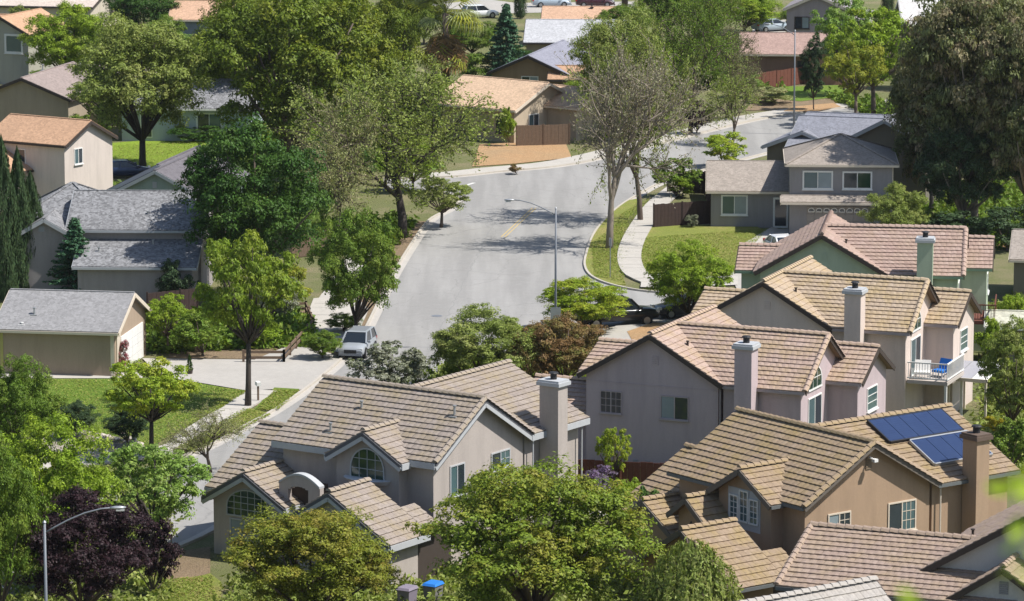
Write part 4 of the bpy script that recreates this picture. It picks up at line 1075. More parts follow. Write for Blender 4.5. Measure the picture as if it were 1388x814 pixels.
LM = {
    'olive': leafmat('leaf_olive', (0.276, 0.318, 0.037), (0.400, 0.318, 0.059), 0.29),
    'green_orange': leafmat('leaf_green_tipped', (0.241, 0.333, 0.036), (0.391, 0.359, 0.057), 0.29),
    'green': leafmat('leaf_green', (0.172, 0.284, 0.032), (0.272, 0.348, 0.048), 0.27),
    'bright': leafmat('leaf_bright', (0.304, 0.443, 0.033), (0.415, 0.508, 0.051), 0.32),
    'lime': leafmat('leaf_lime', (0.369, 0.501, 0.038), (0.531, 0.546, 0.060), 0.32),
    'deep': leafmat('leaf_deep', (.062, .150, .022), (.115, .205, .03), .24),
    'forest': leafmat('leaf_forest', (0.172, 0.245, 0.024), (0.293, 0.323, 0.031), 0.26),
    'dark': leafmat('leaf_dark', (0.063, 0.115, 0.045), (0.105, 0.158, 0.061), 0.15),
    'bluegreen': leafmat('leaf_bluegreen', (0.078, 0.197, 0.101), (0.147, 0.276, 0.140), 0.15),
    'grey': leafmat('leaf_grey_green', (0.363, 0.406, 0.143), (0.554, 0.491, 0.267), 0.22),
    'greygreen': leafmat('leaf_soft_green', (0.291, 0.368, 0.077), (0.423, 0.451, 0.139), 0.29),
    'brown': leafmat('leaf_brown_green', (.21, .24, .09), (.40, .31, .20), .25),
    'twig': leafmat('leaf_twig_grey', (.42, .37, .27), (.36, .40, .19), .3),
    'rust': leafmat('leaf_rust', (0.328, 0.195, 0.080), (0.239, 0.254, 0.058), 0.22),
    'purple': leafmat('leaf_purple', (.034, .016, .020), (.065, .032, .038), .12),
    'lilac': leafmat('flower_lilac', (.30, .20, .38), (.12, .16, .08), .3),
    'silver': leafmat('leaf_silver', (.34, .35, .26), (.22, .27, .13), .3),
    'palm': leafmat('leaf_palm', (.34, .38, .17), (.22, .27, .10), .3),
    'fresh': leafmat('leaf_fresh', (.26, .37, .04), (.37, .43, .055), .38),
    'yellow': leafmat('leaf_yellow_green', (0.405, 0.419, 0.046), (0.230, 0.324, 0.039), .35),
    'flower_yellow': leafmat('flower_yellow', (.60, .50, .02), (.2, .28, .03), .3),
    'pink': leafmat('flower_pink', (.55, .16, .22), (.12, .2, .05), .3),
    'soft': leafmat('leaf_apple', (0.281, 0.439, 0.085), (0.386, 0.510, 0.117), 0.30),
}
tr_rng = random.Random(99)
def plant(proto, mat_, cx, base, top, wpx, label, cat='tree', name=None, bark=None, group=None, xoff=0, depth=1.0):
    """cx, base, top, wpx: photo column, ground row, top row and crown width of the plant"""
    p = at(cx, base, 0); h = height_at(p, top); w = wpx / ppm(p)
    nm = name or {'spire': 'cypress_tree', 'cone': 'conifer_tree', 'weep': 'weeping_tree'}.get(proto, 'shrub' if proto.startswith('shrub') else 'leafy_tree')
    rt = empty(nm, (p.x, p.y, 0), tr_rng.uniform(0, 6.28), label, cat, group)
    cm, tm = PROTO[proto]
    for n_, me, m in (('crown', cm, LM[mat_]), ('trunk', tm, bark or BARK)):
        if len(me.materials) == 0: me.materials.append(None)
        o = link(bpy.data.objects.new(n_, me), rt)
        o.material_slots[0].link = 'OBJECT'; o.material_slots[0].material = m
        o.scale = (w, w * depth, h)
    return rt
T = plant
# --- foreground
T('round1', 'olive', 422, 872, 694, 238, 'olive green tree with orange tinge in front of the taupe house')
T('round1', 'green_orange', 722, 882, 634, 300, 'biggest green tree at the bottom centre between the taupe and brown houses')
T('weep', 'greygreen', 936, 915, 728, 140, 'weeping grey-green tree beside the brown garage wing')
T('shrub2', 'deep', 868, 775, 662, 74, 'dark green tall shrub between the big bottom tree and the brown house', 'shrub')
T('shrub1', 'bright', 850, 745, 650, 60, 'yellow-green shrub top by the tan roof corner', 'shrub')
T('clump1', 'purple', 112, 850, 668, 195, 'large dark purple-leaved plum tree behind the near street lamp')
T('shrub2', 'purple', 205, 812, 705, 75, 'smaller purple-leaved shrub right of the big plum tree', 'shrub')
T('clump2', 'bright', 70, 800, 575, 180, 'bright green tree above the purple plum at the left edge')
T('clump1', 'green', 2, 860, 590, 120, 'tall green tree cut off by the left edge of the picture')
T('airy2', 'soft', 205, 760, 600, 165, 'airy pale green tree over the street at lower left', bark=BARKD)
T('airy1', 'lime', 205, 622, 484, 132, 'young lime green tree with thin trunk on the lawn by the tan garage', bark=BARKD)
T('airy1', 'fresh', 336, 552, 314, 146, 'lime tree with tall dark trunk beside the driveway', bark=BARKD)
T('clump1', 'deep', 343, 410, 165, 208, 'dense deep green round tree left of the main road')
T('clump2', 'green', 484, 458, 292, 116, 'medium green tree with pale new tips at the left kerb', bark=BARKD)
T('open1', 'greygreen', 545, 322, 92, 265, 'open green tree with dark trunk leaning over the road from the left', bark=BARKD)
T('open2', 'grey', 455, 335, 125, 150, 'twiggy grey-green tree behind the deep green round tree')
T('clump2', 'forest', 400, 245, -30, 250, 'massive yellow-green tree at the top left of centre')
T('clump1', 'forest', 480, 215, -20, 160, 'tall dark green tree right of the massive one')
T('round1', 'forest', 330, 180, -10, 130, 'green tree behind and left of the massive tree')
T('cone', 'bluegreen', 686, 112, 2, 84, 'dark blue-green conifer beside the palm', depth=1)
T('shrub1', 'green', 645, 112, 72, 60, 'green shrub under the palm and conifer', 'shrub')
T('bare2', 'twig', 826, 338, 62, 215, 'tall grey-brown open tree at the road corner, nearly bare', bark=BARKL)
T('open1', 'greygreen', 868, 300, 40, 150, 'second corner tree with soft green crown behind the bare one')
T('round1', 'greygreen', 836, 190, 20, 120, 'soft green tree behind the corner trees, left one')
T('open1', 'green', 935, 182, -15, 130, 'green open tree behind the corner trees, at the top edge')
T('open2', 'brown', 985, 160, 28, 100, 'brownish twiggy tree in front of the red-brown house')
T('bare1', 'greygreen', 992, 197, 92, 84, 'small forked street tree, almost leafless, beside the lime bush')
T('shrub1', 'lime', 980, 226, 182, 68, 'round lime green bush at the near kerb of the upper road', 'shrub')
T('shrub2', 'purple', 945, 182, 136, 42, 'small dark purple tree on the far side of the upper road', 'tree', name='leafy_tree')
T('tall1', 'dark', 1103, 150, 48, 38, 'slim dark green tree on the mulch strip beside the far lamp')
T('airy1', 'yellow', 1160, 172, 55, 92, 'yellow-green young tree beside the slim dark tree')
T('airy2', 'bright', 1185, 160, 10, 130, 'bright green tree between the mauve far house and the white hall')
T('airy2', 'soft', 1145, 130, -5, 90, 'pale green tree partly hiding the mauve far house')
T('grove', 'brown', 1322, 312, -50, 200, 'huge brown-green eucalyptus at the right edge', bark=BARKL)
T('clump1', 'brown', 1262, 296, 60, 135, 'brown-green tree with dense foliage right of the grey garage house', bark=BARKL)
T('grove', 'brown', 1392, 322, -20, 160, 'brownish eucalyptus cut off by the right edge', bark=BARKL)
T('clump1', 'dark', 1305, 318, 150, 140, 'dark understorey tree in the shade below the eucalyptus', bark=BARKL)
T('clump1', 'greygreen', 1214, 345, 250, 88, 'round soft green bush hiding part of the garage', 'shrub', name='shrub')
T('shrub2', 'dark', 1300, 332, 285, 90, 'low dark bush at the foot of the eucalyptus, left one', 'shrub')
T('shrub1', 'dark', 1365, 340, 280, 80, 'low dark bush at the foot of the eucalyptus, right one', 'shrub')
T('clump2', 'bright', 932, 438, 332, 112, 'bright green street tree on a dark trunk before the pink-beige house', bark=BARKD)
T('clump1', 'lime', 790, 450, 376, 124, 'lime green shrub hiding the front of the black pickup', 'shrub', name='shrub')
T('clump2', 'greygreen', 655, 530, 420, 150, 'tall green bush in the front yard behind the taupe house', 'shrub', name='shrub')
T('shrub1', 'bright', 625, 525, 452, 70, 'lighter green bush left of the tall green one', 'shrub')
T('clump1', 'rust', 766, 530, 426, 118, 'rust-brown bush beside the sign post', 'shrub', name='shrub')
T('shrub1', 'rust', 722, 535, 446, 66, 'rust-brown bush between the green bush and sign post', 'shrub')
T('shrub2', 'silver', 524, 540, 462, 104, 'silver-white leaved shrub behind the ridge of the taupe house', 'shrub')
T('shrub1', 'bright', 566, 530, 488, 46, 'small green bush right of the silver shrub', 'shrub')
T('clump1', 'green', 437, 487, 448, 58, 'clipped dark green round bush at the driveway edge', 'shrub', name='shrub')
T('clump2', 'green', 466, 450, 425, 50, 'clipped low bush under the medium street tree', 'shrub', name='shrub')
T('shrub2', 'bright', 985, 625, 533, 84, 'feathery bright green shrub between the mauve and brown houses', 'shrub')
T('airy2', 'lime', 832, 672, 578, 50, 'small lime sapling against the mauve wall')
T('shrub1', 'lilac', 812, 690, 636, 60, 'lilac flowering bush at the top of the big bottom tree', 'shrub')
T('tall1', 'greygreen', 1372, 600, 432, 92, 'green tree beside the patio cover at the right edge')
T('shrub2', 'green', 1365, 645, 568, 66, 'green bush right of the brown chimney', 'shrub')
T('shrub1', 'flower_yellow', 1350, 590, 566, 34, 'yellow flowering bush beside the brown chimney', 'shrub')
T('shrub2', 'bright', 1335, 500, 430, 46, 'narrow green hedge right of the pink-beige house', 'shrub')
T('shrub1', 'bright', 1372, 470, 400, 50, 'green bush beside the mossy-roofed shed', 'shrub')
# --- left plots
T('spire', 'dark', 6, 408, 185, 42, 'leftmost of the three dark cypress spires')
T('spire', 'dark', 27, 405, 200, 38, 'middle one of the three dark cypress spires')
T('spire', 'dark', 44, 400, 232, 40, 'rightmost and shortest of the three dark cypress spires')
T('cone', 'bluegreen', 103, 410, 292, 108, 'blue-green spruce in front of the lavender-grey house')
T('shrub2', 'dark', 243, 420, 352, 54, 'dark round bush at the corner of the speckled-roof house', 'shrub')
T('airy2', 'bright', 228, 478, 398, 70, 'small forked green tree right of the tan garage')
T('shrub2', 'green', 275, 484, 425, 80, 'green shrub bed behind the driveway', 'shrub')
T('shrub1', 'bright', 345, 470, 418, 78, 'bright green shrub inside the timber planter', 'shrub')
T('shrub2', 'silver', 372, 440, 370, 70, 'pale leaved bush behind the timber planter', 'shrub')
T('shrub1', 'yellow', 395, 415, 360, 60, 'yellow-green bush between the lime tree and the street tree', 'shrub')
T('clump2', 'green', 30, 640, 490, 112, 'green tree left of the lawn at the left edge')
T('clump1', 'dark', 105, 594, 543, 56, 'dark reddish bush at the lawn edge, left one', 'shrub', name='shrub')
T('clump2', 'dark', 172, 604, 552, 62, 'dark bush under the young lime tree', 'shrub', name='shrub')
T('shrub1', 'bright', 88, 598, 578, 34, 'low light green plant in the gravel bed', 'shrub')
T('shrub1', 'pink', 164, 508, 462, 22, 'pink flowering climber on the tan garage corner', 'shrub')
T('open2', 'grey', 285, 640, 552, 110, 'thin grey-green shrub over the lower pavement', 'shrub', name='shrub')
T('round1', 'greygreen', 193, 228, 28, 184, 'wide soft green tree with dark trunk on the bright lawn', bark=BARKD)
T('airy2', 'greygreen', 140, 190, 98, 90, 'low open branch tree left of the wide soft green tree')
T('clump1', 'bright', 92, 122, 6, 118, 'green tree right of the grey-green corner house')
T('clump2', 'greygreen', 148, 112, 22, 84, 'bushy grey-green tree at the top left', 'tree', name='leafy_tree')
T('clump2', 'deep', 192, 60, -28, 96, 'dark green tree at the top edge above the wide soft tree')
T('clump1', 'forest', 265, 110, 60, 60, 'green bush under the salmon-roofed bungalow', 'shrub', name='shrub')
T('shrub2', 'green', 120, 195, 155, 60, 'clipped green hedge behind the peach house', 'shrub')
T('clump2', 'green', 10, 165, 128, 60, 'green bush above the peach house at the left edge', 'shrub', name='shrub')
T('shrub1', 'deep', 262, 192, 170, 70, 'dark shrub row in front of the pale blue bungalow', 'shrub')
T('clump1', 'green', 300, 30, -40, 90, 'green tree at the top edge near the salmon-roofed bungalow')
T('round2', 'forest', 545, 110, -40, 80, 'green tree at the top edge left of the palm')
T('clump2', 'bright', 1010, 45, -12, 96, 'bright green tree at the top edge right of centre')
T('round1', 'green', 905, 60, -40, 90, 'green tree at the top edge among the palm trunks')
T('open1', 'forest', 960, 60, -15, 80, 'olive green tree at the top edge above the corner trees')
T('spire', 'dark', 1228, 34, -22, 20, 'small dark cypress left of the white-roofed hall')
T('spire', 'dark', 1203, 30, -30, 16, 'slender dark cypress among the far right trees')
T('spire', 'dark', 705, 25, -60, 16, 'dark cypress beside the far street')
T('shrub2', 'bright', 690, 198, 145, 22, 'small yucca-like shrub at the tan-roofed house corner', 'shrub')
T('shrub1', 'yellow', 735, 78, 56, 70, 'light green bush row behind the brown house', 'shrub')
T('shrub2', 'green', 915, 268, 215, 66, 'green bush at the end of the dark fence', 'shrub')
T('shrub1', 'bright', 925, 268, 238, 40, 'bright green bush over the dark fence', 'shrub')
T('shrub1', 'silver', 937, 309, 291, 18, 'small pale bush at the foot of the dark fence', 'shrub')
T('airy2', 'greygreen', 598, 308, 240, 84, 'small green street tree with shadow on the road')
T('shrub1', 'grey', 1045, 140, 118, 70, 'dry grassy bush below the far timber fence', 'shrub')
T('shrub2', 'rust', 700, 236, 222, 20, 'dry tuft on the orange mulch', 'shrub')
# more greenery filling the far plots and the gaps between them
fill = [(60, 130, 95, 60), (440, 60, -30, 90), (620, 60, 20, 60), (770, 90, 62, 50), (800, 130, 85, 60), (860, 110, 55, 70), (900, 130, 70, 60), (1080, 40, 10, 50), (1150, 60, 30, 60),
        (1330, 60, -20, 90), (1390, 100, 0, 80), (240, 75, 45, 50), (560, 190, 120, 70), (590, 160, 100, 60), (960, 120, 80, 50), (1225, 120, 60, 70), (1260, 200, 120, 70), (1340, 180, 60, 100),
        (430, 130, 40, 90), (300, 130, 80, 60), (1200, 240, 200, 40), (660, 60, 30, 40), (20, 150, 120, 40), (830, 60, 20, 60), (420, 300, 210, 90), (400, 345, 250, 70), (470, 270, 160, 90), (560, 260, 190, 70)]
adj = ['leafy green', 'soft green', 'olive', 'dusky', 'pale green', 'deep green', 'fresh green']
where = {60: 'behind the beige gabled house', 440: 'at the top edge above the massive tree', 620: 'left of the palm', 770: 'beside the pale grey roof', 800: 'right of the brown house', 860: 'behind the corner trees', 900: 'in front of the red-brown house',
         1080: 'in front of the far car park', 1150: 'below the mauve far house', 1330: 'behind the eucalyptus', 1390: 'behind the right edge eucalyptus', 240: 'below the salmon bungalow', 560: 'between the massive tree and the road', 590: 'left of the tan-roofed house',
         960: 'left of the red-brown house', 1225: 'right of the bright green tree', 1260: 'behind the blue-grey roofed house', 1340: 'inside the eucalyptus grove', 430: 'inside the massive tree group', 300: 'left of the massive tree', 1200: 'beside the blue-grey gable',
         660: 'behind the conifer', 20: 'by the beige gabled house at the left edge', 830: 'among the palm trunks at the top', 420: 'behind the deep green round tree', 400: 'beside the retaining fence', 470: 'under the twiggy grey-green tree'}
seen = set()
for i, (x, b, t_, w) in enumerate(fill):
    lab = '%s filler tree %s' % (adj[i % 7], where.get(x, 'beside the road'))
    if lab in seen: lab = lab.replace('filler', 'lower')
    lab = lab.replace('filler ', ''); seen.add(lab)
    T(['clump1', 'clump2', 'round1', 'airy2', 'round2'][i % 5], ['green', 'greygreen', 'forest', 'brown', 'soft', 'deep', 'bright'][i % 7], x, b, t_, w, lab)
for a in (('clump1', 'green', 640, 78, 30, 70, 'leafy green tree left of the far white vehicle'), ('clump2', 'forest', 575, 60, -10, 60, 'olive tree at the top edge just left of the palm'), ('round2', 'greygreen', 770, 84, 56, 60, 'soft green tree between the slate and pale grey roofs'),
          ('clump1', 'deep', 700, 100, 62, 50, 'deep green bush right of the dark conifer'), ('clump2', 'bright', 780, 150, 112, 60, 'bright green bush behind the grey-brown board fence'), ('round1', 'green', 850, 66, 6, 80, 'green tree right of the salmon-roofed house'),
          ('clump1', 'greygreen', 30, 70, 8, 50, 'grey-green bush above the grey-green corner house'), ('clump2', 'green', 225, 70, 22, 56, 'green bush between the dark tree and the salmon bungalow'), ('round2', 'forest', 318, 100, 20, 80, 'olive tree beside the salmon-roofed bungalow'),
          ('clump1', 'soft', 1010, 132, 96, 50, 'pale green bush before the dark red fence'), ('clump2', 'green', 1230, 60, 14, 70, 'green tree in front of the long white roof'), ('clump1', 'grey', 905, 150, 96, 60, 'dusky bush beyond the upper road')):
    T(*a)
# fan palm with a skirt of dry fronds
def fan_palm(cx, base, top, wpx, label, skirt=True):
    p = at(cx, base, 0); h = height_at(p, top); rt = empty('fan_palm', (p.x, p.y, 0), 0, label, 'palm tree')
    MB().tube([(0, 0, 0), (.1, 0, h * .5), (0, 0, h - 1.2)], [.4, .32, .3], 9).obj('trunk', BARK, rt, smooth=True)
    r = random.Random(5); me = None; R0 = wpx / ppm(p) / 2
    mb = MB(); n = 17
    for j in range(n):
        a = -1.35 + 2.7 * j / (n - 1); L = R0 * .60; c_, s_ = math.cos(a), math.sin(a); w_ = .085
        q0 = (R0 * .42, 0, 0)
        mb.add([q0, (R0 * .42 + c_ * L * .55 - s_ * w_, s_ * L * .55 + c_ * w_, .05), (R0 * .42 + c_ * L * .55 + s_ * w_, s_ * L * .55 - c_ * w_, .05), (R0 * .42 + c_ * L * .85 - s_ * w_ * .5, s_ * L * .85 + c_ * w_ * .5, -.12 * L), (R0 * .42 + c_ * L * .85 + s_ * w_ * .5, s_ * L * .85 - c_ * w_ * .5, -.12 * L), (R0 * .42 + c_ * L * .95, s_ * L * .95, -.5 * L)], [(0, 1, 2), (1, 3, 4, 2), (3, 5, 4)], r.random())
    mb.bar((0, 0, 0), (R0 * .42, 0, 0), .05, .04)
    for i in range(58):
        dead = i > 30
        o = mb.obj('frond', LM['yellow'] if not dead else LM['rust'], rt, tint=True) if me is None else link(bpy.data.objects.new('frond', me), rt)
        me = o.data
        o.material_slots[0].link = 'OBJECT'; o.material_slots[0].material = LM['rust'] if dead and i % 3 else LM['palm' if i % 3 else 'yellow']
        el = r.uniform(-.5, 1.2) if not dead else r.uniform(-1.45, -.9)
        o.rotation_euler = (r.uniform(-.3, .3), -el, r.uniform(0, 6.28)); o.location = (0, 0, h - 1.1 - (r.uniform(.2, 2.6) if dead else 0))
        k = r.uniform(.8, 1.1); o.scale = (k, k, k)
    return rt
fan_palm(604, 150, 0, 118, 'bushy fan palm with a skirt of dry fronds at the top edge')
for x, lb in ((846, 'left'), (868, 'middle'), (892, 'right')):
    fan_palm(x, 45, -130, 60, 'tall palm whose bare trunk reaches the top edge, %s of three' % lb)
# ================================================================== street furniture, fences, vehicles, small things
def lamp(base_px, top_z, arm, rz, label):
    p = at(*base_px, 0); rt = empty('street_lamp', (p.x, p.y, 0), rz, label, 'street lamp', 'cobra-head street lamps')
    MB().tube([(0, 0, 0), (0, 0, top_z * .5), (0, 0, top_z)], [.09, .075, .05], 10).obj('pole', M_GALV, rt, smooth=True)
    MB().tube([(0, 0, 0), (0, 0, .35)], [.17, .15], 10).obj('pole_base', M_GALV, rt)
    pts = [(0, 0, top_z - .45)] + [(arm * t, 0, top_z - .45 + .95 * math.sin(t * math.pi / 2)) for t in (.15, .35, .6, .85, 1)]
    MB().tube(pts, .032, 8).obj('arm', M_GALV, rt, smooth=True)
    e = pts[-1]
    mb = MB(); secs = [(-.05, .05, .04), (.12, .11, .065), (.38, .12, .07), (.58, .05, .03)]
    n = 10; vs = []
    for x, w, hh in secs: vs += [(e[0] + x, w * math.cos(2 * math.pi * j / n), e[2] + hh * math.sin(2 * math.pi * j / n)) for j in range(n)]
    mb.add(vs, [(i * n + j, i * n + (j + 1) % n, (i + 1) * n + (j + 1) % n, (i + 1) * n + j) for i in range(3) for j in range(n)] + [tuple(range(n - 1, -1, -1)), tuple(range(3 * n, 4 * n))])
    hd = mb.obj('lamp_head', M_METAL, rt, smooth=True)
    MB().box(e[0] + .18, e[0] + .52, -.1, .1, e[2] - .13, e[2] - .06).obj('lens', plain('lamp_lens', (.5, .5, .48), .3), hd)
    MB().tube([(0, 0, top_z - .02), (0, 0, top_z + .06)], [.08, .03], 10).obj('pole_cap', M_METAL, rt)
    return rt
lamp((753, 476), 9.0, 2.6, math.pi, 'street lamp at the T-junction with its arm over the road, left-pointing')
lamp((1076, 182), 9.2, 2.2, math.pi * .92, 'far street lamp beside the upper road')
lamp((66, 1000), 9.0, 2.7, R(8), 'near street lamp with right-pointing arm in front of the purple plum tree')
# sign on the junction lamp post
p = at(753, 476, 0)
sg = empty('street_sign', (p.x + .0, p.y - .14, 0), 0, 'grey back of a rectangular sign fixed to the junction lamp post', 'sign')
MB().box(-.32, .32, -.02, .0, 1.9, 2.8).obj('sign_plate', M_METAL, sg); MB().box(-.34, .34, .0, .03, 2.1, 2.16).box(-.34, .34, .0, .03, 2.55, 2.61).obj('sign_bracket', M_GALV, sg)
p = at(827, 378, 0)
sg = empty('thin_sign_post', (p.x, p.y, 0), .3, 'thin bare sign post on the corner parkway seen edge on', 'sign post')
MB().tube([(0, 0, 0), (0, 0, 2.9)], .035, 6).obj('post', M_GALV, sg); MB().box(-.01, .01, -.25, .25, 2.3, 2.85).obj('sign_plate', M_METAL, sg)
p = at(1283, 60, 0)
up = empty('utility_pole', (p.x, p.y, 0), 0, 'thin utility pole in front of the white-roofed hall', 'pole')
MB().tube([(0, 0, 0), (0, 0, 10.5)], [.15, .1], 8).obj('pole', M_WOOD, up); MB().box(-1, 1, -.06, .06, 9.6, 9.75).obj('crossarm', M_WOOD, up)
# fences: every panel and post is a part
def fence(name, label, pts, h, m, panel=2.4, cap=True):
    P_ = [at(x, y, 0) for x, y in pts]; rt = empty(name, P_[0], 0, label, 'fence')
    o0 = P_[0]; rs = resample(P_, panel)
    if (rs[-1] - P_[-1]).length > .5: rs.append(P_[-1])
    pm = None
    for i, q in enumerate(rs):
        q = q - o0
        o = MB().box(-.06, .06, -.06, .06, 0, h + .08).obj('post', m, rt) if pm is None else link(bpy.data.objects.new('post', pm), rt)
        pm = o.data; o.location = q
    for a, b in zip(rs[:-1], rs[1:]):
        a = a - o0; b = b - o0; d = (b - a); L = d.length; ang = math.atan2(d.y, d.x)
        k = max(1, int(L / .3)); mb = MB()
        for j in range(k):
            mb.box(L * j / k + .006, L * (j + 1) / k - .006, -.02 + (j % 2) * .008, .02 + (j % 2) * .008, .04, h + rng.uniform(-.02, .02))
        mb.box(0, L, .03, .08, h * .2, h * .2 + .09).box(0, L, .03, .08, h * .82, h * .82 + .09)
        o = mb.obj('fence_panel', m, rt); o.location = a; o.rotation_euler = (0, 0, ang)
    return rt
fence('board_fence', 'dark brown board fence beside the worn corner lawn', [(886, 309), (968, 303)], 1.8, M_WOODD)
fence('board_fence', 'dark board fence behind the bushes left of the grey garage house', [(968, 306), (955, 262), (905, 262)], 1.8, M_WOODD)
fence('board_fence', 'grey-brown board fence beside the tan-roofed house', [(700, 198), (772, 196)], 1.8, M_WOOD)
fence('board_fence', 'dark red board fence in front of the long red-brown house', [(1012, 125), (1100, 112)], 1.7, M_WOODR)
fence('board_fence', 'reddish board fence between the mauve house and the brown house', [(780, 668), (905, 674)], 1.8, M_WOODR)
fence('board_fence', 'weathered retaining fence behind the medium street tree', [(395, 350), (470, 342)], 1.8, M_WOOD)
fence('board_fence', 'brown board fence behind the shrub bed right of the garage', [(200, 432), (268, 425)], 1.7, M_WOODD)
# timber planter: posts and rails
pl = [(330, 492), (385, 492), (425, 448), (415, 425), (300, 430)]
P_ = [at(x, y, 0) for x, y in pl]; rt = empty('timber_planter', P_[0], 0, 'low timber rail planter at the inner corner of the driveway', 'planter')
for a, b in zip(P_[:-1], P_[1:]):
    for z in (.35, .7): MB().bar(a - P_[0] + Vector((0, 0, z)), b - P_[0] + Vector((0, 0, z)), .08, .16).obj('rail', M_WOOD, rt)
    n = max(1, int((b - a).length / 2))
    for i in range(n + 1):
        q = a.lerp(b, i / n) - P_[0]; MB().box(q.x - .07, q.x + .07, q.y - .07, q.y + .07, 0, .85).obj('post', M_WOOD, rt)
# ---- vehicles
def carpaint(name, c, r=.28):
    def f(b):
        b.base(c); b.rough(r); b.p.inputs['Coat Weight'].default_value = .6; b.p.inputs['Coat Roughness'].default_value = .08
    return mat(name, f)
M_CARGL = glassmat('car_glass', (.015, .02, .025), .05)
def vehicle(kind, label, px, py, rz, paint, cat='car'):
    """x forwards; lofted body, separate glasshouse, wheels, lights"""
    p = at(px, py, 0); rt = empty({'pickup': 'pickup_truck', 'suv': 'suv', 'sedan': 'parked_car'}[kind], (p.x, p.y, .01), rz, label, cat)
    if kind == 'suv': L, W, zb, zh, zr = 4.5, .92, .28, 1.02, 1.68; prof = [(-2.25, .92, .8), (-2.2, .35, 1.02), (-1.6, .26, 1.06), (.55, .24, 1.04), (1.0, .24, 1.0), (1.9, .26, .92), (2.2, .34, .78), (2.28, .45, .66)]; cab = (-2.12, -1.85, .35, 1.15)
    elif kind == 'pickup': L, W, zb, zh, zr = 5.5, .98, .4, 1.15, 1.85; prof = [(-2.8, .5, 1.1), (-2.75, .45, 1.18), (-1.9, .42, 1.18), (.6, .40, 1.16), (1.3, .40, 1.14), (2.2, .40, 1.08), (2.65, .45, 1.0), (2.75, .55, .8)]; cab = (-.95, -.75, .8, 1.45)
    else: L, W, zb, zh, zr = 4.5, .88, .22, .92, 1.42; prof = [(-2.25, .4, .8), (-2.2, .3, .95), (-1.5, .22, .98), (.6, .2, .93), (1.1, .2, .9), (1.9, .24, .76), (2.2, .3, .62), (2.26, .4, .55)]; cab = (-1.75, -1.05, .25, 1.2)
    n = 12; vs = []
    for i, (x, lo, hi) in enumerate(prof):
        w = W * (1 - .10 * (abs(x) / (L / 2)) ** 4)
        ring = [(-w * .86, lo), (-w * .98, lo + .12), (-w, lo + (hi - lo) * .5), (-w * .97, hi - .12), (-w * .88, hi - .02), (-w * .4, hi + .025), (w * .4, hi + .025), (w * .88, hi - .02), (w * .97, hi - .12), (w, lo + (hi - lo) * .5), (w * .98, lo + .12), (w * .86, lo)]
        vs += [(x, y, z) for y, z in ring]
    m_ = len(prof)
    fs = [(i * n + j, (i + 1) * n + j, (i + 1) * n + (j + 1) % n, i * n + (j + 1) % n) for i in range(m_ - 1) for j in range(n)] + [tuple(range(n)), tuple(range(m_ * n - 1, (m_ - 1) * n - 1, -1))]
    body = meshobj('body', vs, [tuple(reversed(f)) for f in fs], paint, rt, smooth=True)
    body.data.polygons.foreach_set('use_smooth', [True] * (len(fs) - 2) + [False] * 2)
    # glasshouse
    x0, x1, x2, x3 = cab; wb, wt = W * .90, W * .74
    g = [(x0, -wb, zh - .02), (x3, -wb, zh - .02), (x3, wb, zh - .02), (x0, wb, zh - .02), (x1, -wt, zr - .05), (x2, -wt, zr - .05), (x2, wt, zr - .05), (x1, wt, zr - .05)]
    meshobj('windows', g, [(0, 1, 5, 4), (1, 2, 6, 5), (2, 3, 7, 6), (3, 0, 4, 7), (4, 5, 6, 7)], M_CARGL, rt)
    MB().add([(x1 - .04, -wt - .03, zr - .06), (x2 + .06, -wt - .03, zr - .06), (x2 + .06, wt + .03, zr - .06), (x1 - .04, wt + .03, zr - .06), (x1 + .12, -wt + .1, zr), (x2 - .12, -wt + .1, zr), (x2 - .12, wt - .1, zr), (x1 + .12, wt - .1, zr)], [(3, 2, 1, 0), (4, 5, 6, 7), (0, 1, 5, 4), (1, 2, 6, 5), (2, 3, 7, 6), (3, 0, 4, 7)]).obj('roof', paint, rt)
    for sgn in (-1, 1):
        for a, b in (((x0, wb), (x1, wt)), ((x3, wb), (x2, wt)), (((x0 + x3) / 2 - .1, wb), ((x1 + x2) / 2, wt))):
            MB().bar((a[0], sgn * (a[1] + .01), zh - .02), (b[0], sgn * (b[1] + .01), zr - .05), .09, .07).obj('pillar', paint, rt)
        MB().box(x3 - .25, x3 - .05, sgn * (W + .02) if sgn > 0 else -W - .2, W + .2 if sgn > 0 else -W - .02, zh, zh + .15).obj('mirror', paint, rt)
        MB().box(2.02 if kind != 'pickup' else 2.5, 2.24 if kind != 'pickup' else 2.73, sgn * W * .5 if sgn > 0 else -W * .9, W * .9 if sgn > 0 else -W * .5, .62 if kind != 'pickup' else .82, .78 if kind != 'pickup' else 1.0).obj('headlight', plain('headlight_lens', (.6, .6, .58), .15), rt)
        MB().box(-2.3 if kind != 'pickup' else -2.83, -2.15 if kind != 'pickup' else -2.7, sgn * W * .6 if sgn > 0 else -W * .9, W * .9 if sgn > 0 else -W * .6, .75, .95).obj('tail_light', plain('tail_light_red', (.4, .02, .02), .2), rt)
    fx = 2.3 if kind != 'pickup' else 2.78
    MB().box(fx - .1, fx + .02, -W * .45, W * .45, zb + .2, zb + .42).obj('grille', M_DARK, rt)
    MB().box(fx - .12, fx + .04, -W * .85, W * .85, zb + .02, zb + .17).obj('bumper', M_GALV if kind != 'sedan' else paint, rt)
    if kind == 'pickup': MB().box(-2.6, -1.05, -W * .82, W * .82, 1.19, 1.215).obj('bed_cover', M_DARK, rt)
    wr = .37 if kind != 'sedan' else .32
